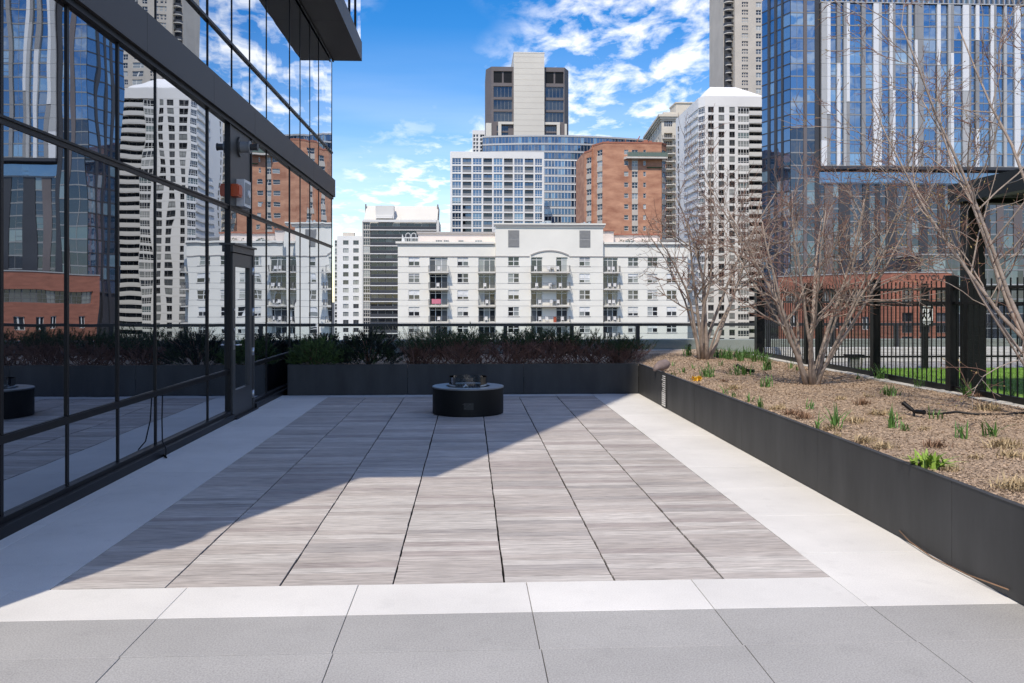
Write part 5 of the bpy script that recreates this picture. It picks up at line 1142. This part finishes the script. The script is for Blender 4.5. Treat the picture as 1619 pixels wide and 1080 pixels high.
# emblem: shield between two scrolls
b = MB(); ex_, ez = Q.x(1435), Q.z(438.2); r = .62
sh = [(-.42, .5), (.42, .5), (.42, -.05), (.25, -.38), (0, -.6), (-.25, -.38), (-.42, -.05)]
n = len(sh)
for i in range(n):
    (xa, za), (xb, zb) = sh[i], sh[(i + 1) % n]; b.quad((ex_ + xa, YY - .09, ez + za), (ex_ + xb, YY - .09, ez + zb), (ex_ + xb * .78, YY - .09, ez + zb * .78), (ex_ + xa * .78, YY - .09, ez + za * .78))
b.box(ex_ - .05, ex_ + .05, YY - .09, YY - .02, ez - .4, ez + .36); b.box(ex_ - .3, ex_ - .05, YY - .085, YY - .02, ez + .02, ez + .12); b.box(ex_ + .05, ex_ + .3, YY - .085, YY - .02, ez + .02, ez + .12)
for s_ in (-1, 1):
    b.tube([(ex_ + s_ * (.55 + .12 * math.sin(t)), YY - .06, ez - .5 + t * .32) for t in (0, .6, 1.2, 1.8, 2.4, 3.0)], .05, 5)
part('emblem', b, 'letter', cl)

# ---- M: low dark glass block right of the brick building
Q = Front(196, 1560); YY = 196; cm = thing('glass_block', 'low dark green glass block half hidden behind the brick building and the fence', 'building', (Q.x(1560), YY, STREET))
x0, x1 = Q.x(1457), Q.x(1760); b = MB(); b.box(x0, x1, YY + .2, YY + 12, STREET, Q.z(404)); part('wall', b, 'towdark', cm)
n = 16
for r_ in range(6):
    for j in range(n):
        w = (x1 - x0) / n; put('window', glazing(w - .01, 3.4, 2, 'deep_glass', 'finl' if r_ == 1 else 'slabg', .25, 0), cm, (x0 + j * w, YY, Q.z(404.5) - 3.4 * (r_ + 1)))
b = MB(); b.box(x0 - .3, x1, YY - .4, YY + 11, Q.z(404) + .01, Q.z(404) + .35); part('roof', b, 'roofing', cm)

# ------------------------------------------------------------------ spring planting in the bed
def clump(mb, x, y, n, h, spread, w=.006, curl=.9, mi=0, z=None):
    z0 = (bed_z(x, y) if z is None else z) - .01
    for k in range(n):
        a = rnd.uniform(0, 6.28); q = Vector((x + rnd.gauss(0, spread * .35), y + rnd.gauss(0, spread * .35), z0)); L = h * rnd.uniform(.55, 1.1); ln = rnd.uniform(.08, curl)
        d = Vector((math.cos(a), math.sin(a), 0)); s = Vector((-d.y, d.x, 0)); ww = w * rnd.uniform(.7, 1.2); pts = []
        for t in (0, .4, .75, 1): pts.append(q + Vector((0, 0, L * t * (1 - ln * .45 * t))) + d * (L * ln * t * t))
        vs = []
        for t, p in zip((1, 1, .75, .08), pts): vs += [p - s * ww * t, p + s * ww * t]
        mb.add(vs, [(0, 1, 3, 2), (2, 3, 5, 4), (4, 5, 7, 6)], mi, True)
def plant(name, label, cat, x, y, n, h, sp, m='leaf', w=.006, curl=.85, group=None):
    b = MB(); clump(b, x, y, n, h, sp, w, curl); o = put(name, b.mesh(name, m, (x, y, bed_z(x, y))), None, (x, y, bed_z(x, y)))
    return tag(o, label, cat, group)
def G(px, py, z=.53):
    g = ground(px, py, z); return max(g.x, PX + .09), g.y
specials = [
    (1088, 562, 40, .30, .10, 'tall green bulb leaves in the shade at the back left of the mulch bed'),
    (1118, 590, 46, .22, .16, 'broad bright green clump in front of the left bare tree'),
    (1172, 590, 60, .22, .20, 'wide dark green clump around the black spotlight behind the bare tree trunks'),
    (1213, 585, 40, .28, .10, 'tall dark green leaves just left of the middle bare tree trunk'),
    (1212, 608, 34, .17, .10, 'low green rosette close below the middle bare tree'),
    (1320, 670, 26, .24, .05, 'upright lone green bulb shoot in the middle of the mulch'),
    (1410, 672, 22, .22, .05, 'dark upright green shoot left of the twin bullet spotlight'),
    (1405, 625, 40, .15, .10, 'low spreading green clump between the spotlight and the fence'),
    (1392, 600, 36, .26, .10, 'tall arching green leaves against the white kerb by a fence post'),
    (1454, 612, 18, .24, .06, 'thin arching green blades touching the white kerb'),
    (1527, 628, 26, .22, .07, 'green tuft growing against the kerb below the pergola column'),
    (1522, 690, 18, .17, .05, 'two thin dark green shoots on the open mulch at the right'),
    (1567, 688, 24, .17, .07, 'spreading dark green shoot near the right end of the mulch'),
    (1200, 636, 20, .16, .05, 'stubby blue green shoot near the grey planter side'),
    (1257, 668, 9, .17, .04, 'two pale thin shoots right behind the planter edge'),
]
for px, py, n, h, sp, lab in specials:
    x, y = G(px, py); plant('bulb_plant', lab, 'plant', x, y, n, h, sp, w=.0062 if n > 20 else .005)
rows = [(1135 + 7 * k + rnd.uniform(-3, 3), 563 + .55 * k + rnd.uniform(-2, 4)) for k in range(11)]
for k, (px, py) in enumerate(rows):
    x, y = G(px, py); plant('bulb_plant', 'green bulb leaves along the back of the mulch bed, %s clump from the left' % ORD[k], 'plant', x, y, 34, .25, .10, group='bulb leaves along the back of the bed')
for k, (px, py) in enumerate(sorted(((1060, 588), (1080, 584), (1095, 578), (1065, 574), (1120, 578), (1140, 577), (1108, 617), (1157, 622), (1183, 628), (1262, 585), (1250, 580), (1355, 598), (1282, 640), (1430, 676), (1480, 660), (1560, 612), (1600, 634), (1500, 615)), key=lambda q: -q[1])):
    x, y = G(px, py); plant('bulb_shoot', 'small green shoot in the brown mulch, %s nearest of the small shoots' % ORD[k], 'plant', x, y, rnd.randint(7, 16), rnd.uniform(.10, .17), .05, w=.006, group='small shoots in the mulch')
x, y = G(1440, 728); b = MB(); clump(b, x + .04, y, 70, .14, .12, .013, 1.4); tag(put('leafy_plant', b.mesh('leafy_plant', 'leaf_lt', (x, y, bed_z(x, y))), None, (x, y, bed_z(x, y))), 'bright yellow green leafy plant at the edge of the grey planter', 'plant')
cnt = [0, 0]
for px, py, big in sorted(((1365, 640, 1), (1300, 672, 1), (1290, 680, 0), (1352, 664, 1), (1563, 650, 2), (1545, 630, 1), (1588, 706, 2), (1420, 660, 0), (1460, 678, 0), (1555, 765, 2), (1340, 700, 1), (1480, 700, 1), (1230, 640, 1), (1270, 655, 1), (1160, 610, 1), (1330, 632, 0), (1390, 655, 1), (1372, 628, 0), (1600, 720, 1), (1505, 735, 0), (1210, 650, 1), (1310, 690, 1), (1145, 600, 0), (1540, 720, 0)), key=lambda q: -q[1]):
    x, y = G(px, py, .52); x = max(x, PX + .10 + .09 * big); b = MB(); clump(b, x, y, 60 + 70 * big, .06 + .022 * big, .07 + .04 * big, .004, 1.4)
    st_ = rnd.random() < .65 or big == 2; n_ = cnt[st_]; cnt[st_] += 1
    lab, grp = ('tuft of straw coloured cut grass on the mulch, %s nearest of its kind' % ORD[n_], 'cut straw tufts') if st_ else ('small dark brown dead tuft on the mulch, %s nearest of its kind' % ORD[n_], 'dead brown tufts')
    tag(put('dry_tuft', b.mesh('dry_tuft', 'dry' if 'straw' in lab else 'drybr', (x, y, bed_z(x, y))), None, (x, y, bed_z(x, y))), lab, 'dry grass', grp)
# stone, flower, lights in the bed
x, y = G(1037, 578, .56)
b = MB(); n = 9
for i in range(1): b.tube([(x - .13, y - .10, .50), (x - .08, y - .06, .53), (x + .0, y, .56), (x + .09, y + .05, .58), (x + .13, y + .08, .585)], [.02, .055, .08, .075, .035], 10)
tag(put('stone', b.mesh('stone', 'rockc', (x, y, .5)), None, (x, y, .5)), 'smooth mauve brown stone lying at the left corner of the mulch bed', 'stone')
x, y = G(1072, 600, .54); b = MB()
for k in range(26):
    a, e = rnd.uniform(0, 6.28), rnd.uniform(.1, 1.3); d = Vector((math.cos(a) * math.cos(e), math.sin(a) * math.cos(e), math.sin(e))); s_ = d.cross(Vector((.3, .2, .9))).normalized() * .02; c = Vector((x + rnd.gauss(0, .03), y + rnd.gauss(0, .03), bed_z(x, y) + .05))
    b.add([c - s_ * .4, c + d * .05 - s_, c + d * .075, c + d * .05 + s_, c + s_ * .4], [(0, 1, 2, 3, 4)])
tag(put('yellow_flower', b.mesh('yellow_flower', 'yellow', (x, y, bed_z(x, y))), None, (x, y, bed_z(x, y))), 'bright yellow flower head lying on the mulch behind the planter edge', 'flower')
def spotlight(px, py, label, dirs, s=1.0):
    x, y = G(px, py, .55); z = bed_z(x, y); t = thing('spotlight', label, 'spotlight', (x, y, z))
    b = MB(); b.tube([(x, y, z - .05), (x, y, z + .10 * s)], .012, 8); part('stake', b, 'black', t)
    for d in dirs:
        d = Vector(d).normalized(); c = Vector((x, y, z + .10 * s)) + d * .03
        b = MB(); b.tube([c - d * .02, c, c + d * .17 * s, c + d * .172 * s], [.03 * s, .042 * s, .042 * s, .047 * s], 16, smooth=False, cap=False)
        b.tube([c + d * .172 * s, c + d * .20 * s, c + d * .201 * s, c + d * .15 * s], [.047 * s, .047 * s, .040 * s, .038 * s], 16, smooth=False, cap=False); b.tube([c - d * .021, c - d * .02], [.001, .03 * s], 16, cap=False); h = part('lamp_head', b, 'black', t)
        b = MB(); b.tube([c + d * .15 * s, c + d * .155 * s], .037 * s, 16); q = part('lens', b, 'louver', t); q.parent = h
spotlight(1445, 652, 'twin black bullet spotlight lying on the open mulch in the front right', [(-.45, .75, .55), (.22, -.9, .05)], .46)
spotlight(1178, 587, 'black bullet spotlight among green leaves behind the planter', [(.5, -.6, -.02), (-.5, .4, .35)], .55)
spotlight(1088, 558, 'small black spotlight on a stake at the back of the bed near the guardrail', [(0, -.6, .6)], .7)
x, y = G(1450, 655, .53)
b = MB(); pts = []
for k in range(14): pts.append((x + .1 + .13 * k, y - .02 * k + .05 * math.sin(k * 1.1), bed_z(x + .1 + .13 * k, y) + .012 + (.02 if k % 5 == 2 else 0)))
pts = [p for p in pts if p[0] < 5.15]
b.tube(pts, .011, 6); tag(put('cable', b.mesh('cable', 'black')), 'black cable snaking over the mulch from the twin spotlight', 'cable')
x, y = 2.79, 4.95
b = MB(); b.tube([(PX - .012, 4.35, .05), (PX - .02, 4.7, .015), (PX - .03, 5.05, .008), (PX - .015, 5.35, .02), (PX - .006, 5.5, .05)], .004, 5); tag(put('cable', b.mesh('cable', 'drybr')), 'thin brown wire lying at the foot of the grey planter', 'cable')

# ------------------------------------------------------------------ juniper shrubs in the back planter
def spray(mb, p, d, L, n, w, mi=0):
    for k in range(n):
        t = rnd.random(); q = p + d * (L * t) ; e = (d * .7 + Vector((rnd.gauss(0, .6), rnd.gauss(0, .6), rnd.gauss(.1, .5)))).normalized(); l = L * rnd.uniform(.25, .55)
        s = e.cross(Vector((rnd.gauss(0, 1), rnd.gauss(0, 1), rnd.gauss(0, 1)))).normalized() * w
        mb.add([q - s, q + s, q + e * l], [(0, 1, 2)], mi)
def juniper_mound(cx, cy, rx, ry, h, mats, label, nt=420):
    z0 = bed_z(cx, cy); t = thing('juniper_shrub', label, 'shrub', (cx, cy, z0)); b = MB()
    for k in range(14):
        a = rnd.uniform(0, 6.28); d = Vector((math.cos(a) * rx * .8, math.sin(a) * ry * .8, h * .75)); b.tube([(cx, cy, z0 - .02), (cx + d.x * .45, cy + d.y * .45, z0 + d.z * .6), (cx + d.x, cy + d.y, z0 + d.z)], [.014, .009, .004], 5)
    part('stems', b, 'stemred', t); b = MB()
    for k in range(nt):
        a = rnd.uniform(0, 6.28); e = math.asin(rnd.uniform(-.05, 1)); r = rnd.uniform(.55, 1.0) * (1 + .22 * mnoise.noise(Vector((math.cos(a) * 2 + cx, math.sin(a) * 2, e * 2))))
        p = Vector((cx + rx * r * math.cos(a) * math.cos(e), cy + ry * r * math.sin(a) * math.cos(e), z0 + .04 + h * r * math.sin(e) * .85))
        d = Vector((math.cos(a) * .7, math.sin(a) * .7, .35 + math.sin(e))).normalized(); spray(b, p, d, rnd.uniform(.07, .15), 30, .0045, 0 if rnd.random() < .72 else 1)
    part('foliage', b, mats, t)
cx0 = lambda px, Y: Xat(px, Y)
juniper_mound(cx0(500, 14.75), 14.75, .42, .34, .40, ['juniper_lt', 'juniper'], 'bright green juniper mound at the left end of the back planter', 520)
juniper_mound(cx0(583, 14.95), 14.95, .56, .45, .58, ['juniper_dk', 'juniper'], 'large dark green juniper mound next to the bright one in the back planter', 560)
juniper_mound(cx0(515, 15.7), 15.7, .5, .4, .50, ['juniper_dk', 'juniper'], 'dark juniper mound against the glass wall behind the bright green one', 420)
juniper_mound(cx0(478, 16.3), 16.3, .4, .4, .40, ['juniper', 'juniper_dk'], 'small juniper close to the glass wall at the far left of the planter', 260)
def juniper_row(cx, cy, rx, h, label):
    z0 = bed_z(cx, cy); t = thing('juniper_shrub', label, 'shrub', (cx, cy, z0)); b = MB(); tips = []
    for k in range(70):
        a = rnd.uniform(0, 6.28); r0 = rnd.uniform(0, .5); bx, by = cx + rnd.gauss(0, rx * .35), cy + rnd.gauss(0, .22)
        d = Vector((math.cos(a) * rx * rnd.uniform(.3, .95), math.sin(a) * .5 * rnd.uniform(.2, 1), h * rnd.uniform(.6, 1.0))); p0 = Vector((bx, by, z0 - .02)); kx = rnd.gauss(0, .05)
        pts = [p0, p0 + d * .3 + Vector((kx, 0, -.02)), p0 + d * .65 + Vector((-kx, rnd.gauss(0, .03), .02)), p0 + d]
        b.tube(pts, [.008, .006, .0045, .0025], 4)
        for m_ in range(6):
            tt = rnd.uniform(.3, .95); q = p0 + d * tt; e = (d.normalized() + Vector((rnd.gauss(0, .6), rnd.gauss(0, .6), rnd.uniform(0, .5)))).normalized() * rnd.uniform(.10, .24); b.tube([q, q + e * .5 + Vector((rnd.gauss(0, .012), 0, .01)), q + e], [.004, .003, .002], 3, cap=False); tips.append((q + e, e.normalized(), tt))
        tips.append((p0 + d, d.normalized(), 1.0))
    part('stems', b, 'stemred', t); b = MB()
    for p, d, tt in tips:
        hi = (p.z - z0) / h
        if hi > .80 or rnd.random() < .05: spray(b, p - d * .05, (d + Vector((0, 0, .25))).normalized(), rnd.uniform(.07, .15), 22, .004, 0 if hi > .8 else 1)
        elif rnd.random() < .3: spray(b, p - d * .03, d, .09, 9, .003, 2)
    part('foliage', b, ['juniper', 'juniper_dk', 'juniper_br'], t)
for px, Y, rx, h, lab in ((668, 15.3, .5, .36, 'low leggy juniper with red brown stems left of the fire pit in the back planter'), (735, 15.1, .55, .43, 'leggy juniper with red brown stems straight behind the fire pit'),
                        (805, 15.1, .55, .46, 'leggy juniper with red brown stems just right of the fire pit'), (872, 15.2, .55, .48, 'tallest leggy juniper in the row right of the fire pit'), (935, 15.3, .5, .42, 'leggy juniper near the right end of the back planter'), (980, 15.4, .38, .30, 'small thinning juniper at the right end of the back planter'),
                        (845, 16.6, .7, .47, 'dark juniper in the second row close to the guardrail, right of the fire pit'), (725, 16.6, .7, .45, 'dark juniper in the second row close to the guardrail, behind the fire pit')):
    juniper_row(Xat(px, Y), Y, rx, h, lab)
# pale dry shrub by the guardrail
x, y = Xat(662, 17.2), 17.2; t = thing('dry_shrub', 'pale leafless dry shrub by the guardrail behind the junipers', 'shrub', (x, y, bed_z(x, y))); b = MB()
for k in range(90):
    a = rnd.uniform(0, 6.28); d = Vector((math.cos(a) * .5 * rnd.random(), math.sin(a) * .3 * rnd.random(), .62 * rnd.uniform(.7, 1.05))); p0 = Vector((x + rnd.gauss(0, .12), y, bed_z(x, y) - .02)); b.tube([p0, p0 + d * .5 + Vector((rnd.gauss(0, .03), 0, 0)), p0 + d], [.006, .0045, .003], 3)
part('twigs', b, 'dry', t)

# ------------------------------------------------------------------ bare multi-stem trees
def bare_tree(base, label, stems, seed, nb=9, ntw=7, nf=3, rb=.03, buds=0, tscale=1.0):
    rg = random.Random(seed); base = Vector(base); t = thing('bare_tree', label, 'tree', base); crown = MB(); bud = MB()
    def path(p, d, L, n, wob, up):
        pts = [p.copy()]; d = d.normalized()
        for i in range(n):
            d = (d + Vector((rg.gauss(0, wob), rg.gauss(0, wob), rg.gauss(0, wob) + up))).normalized(); p = p + d * (L / n); pts.append(p.copy())
        return pts
    def at(pts, t):
        f = t * (len(pts) - 1); i = min(int(f), len(pts) - 2); return pts[i].lerp(pts[i + 1], f - i), (pts[i + 1] - pts[i]).normalized()
    def side(d, spread):
        r = Vector((rg.gauss(0, 1), rg.gauss(0, 1), rg.gauss(.12, .8))); r = (r - d * r.dot(d)).normalized(); return (d + r * spread).normalized()
    def addbud(p, d):
        if rg.random() < buds:
            s = rg.uniform(.006, .012); u = d.cross(Vector((.3, .5, .8))).normalized() * s * .6; v = d.cross(u).normalized() * s * .6
            bud.add([p - d * s * .5, p + u, p + v, p - u, p - v, p + d * s * 1.8], [(0, 2, 1), (0, 3, 2), (0, 4, 3), (0, 1, 4), (5, 1, 2), (5, 2, 3), (5, 3, 4), (5, 4, 1)])
    for off, d, L, r in stems:
        d = Vector(d); p0 = base + Vector(off); tr = MB(); sp = path(p0, d, L, 9, .075, .03)
        # a short outward flare, then the stem rises
        rad = [r * (1 - .78 * (i / 9) ** .9) for i in range(10)]; rad[0] *= 1.25; tr.tube(sp, rad, 8); part('trunk', tr, 'bark', t)
        for i in range(nb):
            tt = rg.uniform(.28, 1.0) ** .9; q, dd = at(sp, tt); bl = L * rg.uniform(.22, .46) * (1.15 - .5 * tt); bd = side(dd, rg.uniform(.6, 1.5)); br = max(.0045, r * (1 - .78 * tt) * .55)
            bp = path(q, bd, bl, 6, .15, .035); crown.tube(bp, [br * (1 - .6 * k / 6) for k in range(7)], 5, 0, cap=False)
            for j in range(ntw):
                t2 = rg.uniform(.2, 1.0); q2, d2 = at(bp, t2); tl = rg.uniform(.12, .38) * tscale; td = side(d2, rg.uniform(.6, 1.6)); tp = path(q2, td, tl, 4, .2, .04)
                trr = max(.0030, br * .5); crown.tube(tp, [trr * (1 - .5 * k / 4) for k in range(5)], 4, 0 if rg.random() < .3 else 1, cap=False); addbud(tp[-1], (tp[-1] - tp[-2]).normalized())
                for f in range(nf):
                    q3, d3 = at(tp, rg.uniform(.25, 1)); fp_ = path(q3, side(d3, rg.uniform(.5, 1.1)), rg.uniform(.05, .17) * tscale, 2, .16, .05)
                    crown.tube(fp_, [.0024, .002, .0015], 3, 1, cap=False); addbud(fp_[-1], (fp_[-1] - fp_[-2]).normalized())
    part('crown', crown, ['bark', 'twig'], t)
    if buds: o = part('buds', bud, 'bud', t); o['kind'] = 'stuff'
def fan(n, lean, L, r, seed, ysq=.8):
    rg = random.Random(seed); out = []
    for k in range(n):
        a = 2 * math.pi * (k + rg.uniform(-.3, .3)) / n; ln = lean * rg.uniform(.35, 1.1); rr = rg.uniform(.02, .085)
        out.append(((math.cos(a) * rr, math.sin(a) * rr * .8, -.04), (math.cos(a) * ln, math.sin(a) * ln * ysq, 1), L * rg.uniform(.72, 1.05), r * rg.uniform(.6, 1.1)))
    return out
g = ground(1113, 569, .50); bare_tree((g.x, g.y, bed_z(g.x, g.y)), 'bare multi-stemmed tree at the back corner of the bed, in front of the white tower', fan(9, .48, 3.1, .038, 5), 21, nb=8, ntw=6, nf=2, tscale=1.2)
g = ground(1284, 606, .54); bare_tree((g.x, g.y, bed_z(g.x, g.y)), 'densely twigged bare tree in the middle of the bed beside the picket fence', fan(13, .62, 2.85, .032, 9), 33, nb=11, ntw=7, nf=2, tscale=1.15)
bx, by = 5.14, 7.0
stems = [((-.02, .03, -.04), (-.50, .05, 1), 3.7, .025), ((.05, 0, -.04), (-.28, .1, 1), 3.8, .026), ((-.06, -.03, -.04), (-.40, .30, 1), 3.3, .023), ((.02, -.06, -.04), (-.14, -.15, 1), 3.5, .025), ((0, .08, -.04), (-.34, .4, 1), 3.3, .025), ((-.08, .02, -.04), (-.80, .16, .60), 2.1, .014), ((-.06, .05, -.04), (-.66, .3, 1), 2.6, .016)]
bare_tree((bx, by, bed_z(bx, by)), 'bare budding tree at the right edge, its pale branches reaching over the bed', stems, 47, nb=10, ntw=7, nf=3, buds=.55, tscale=1.0)
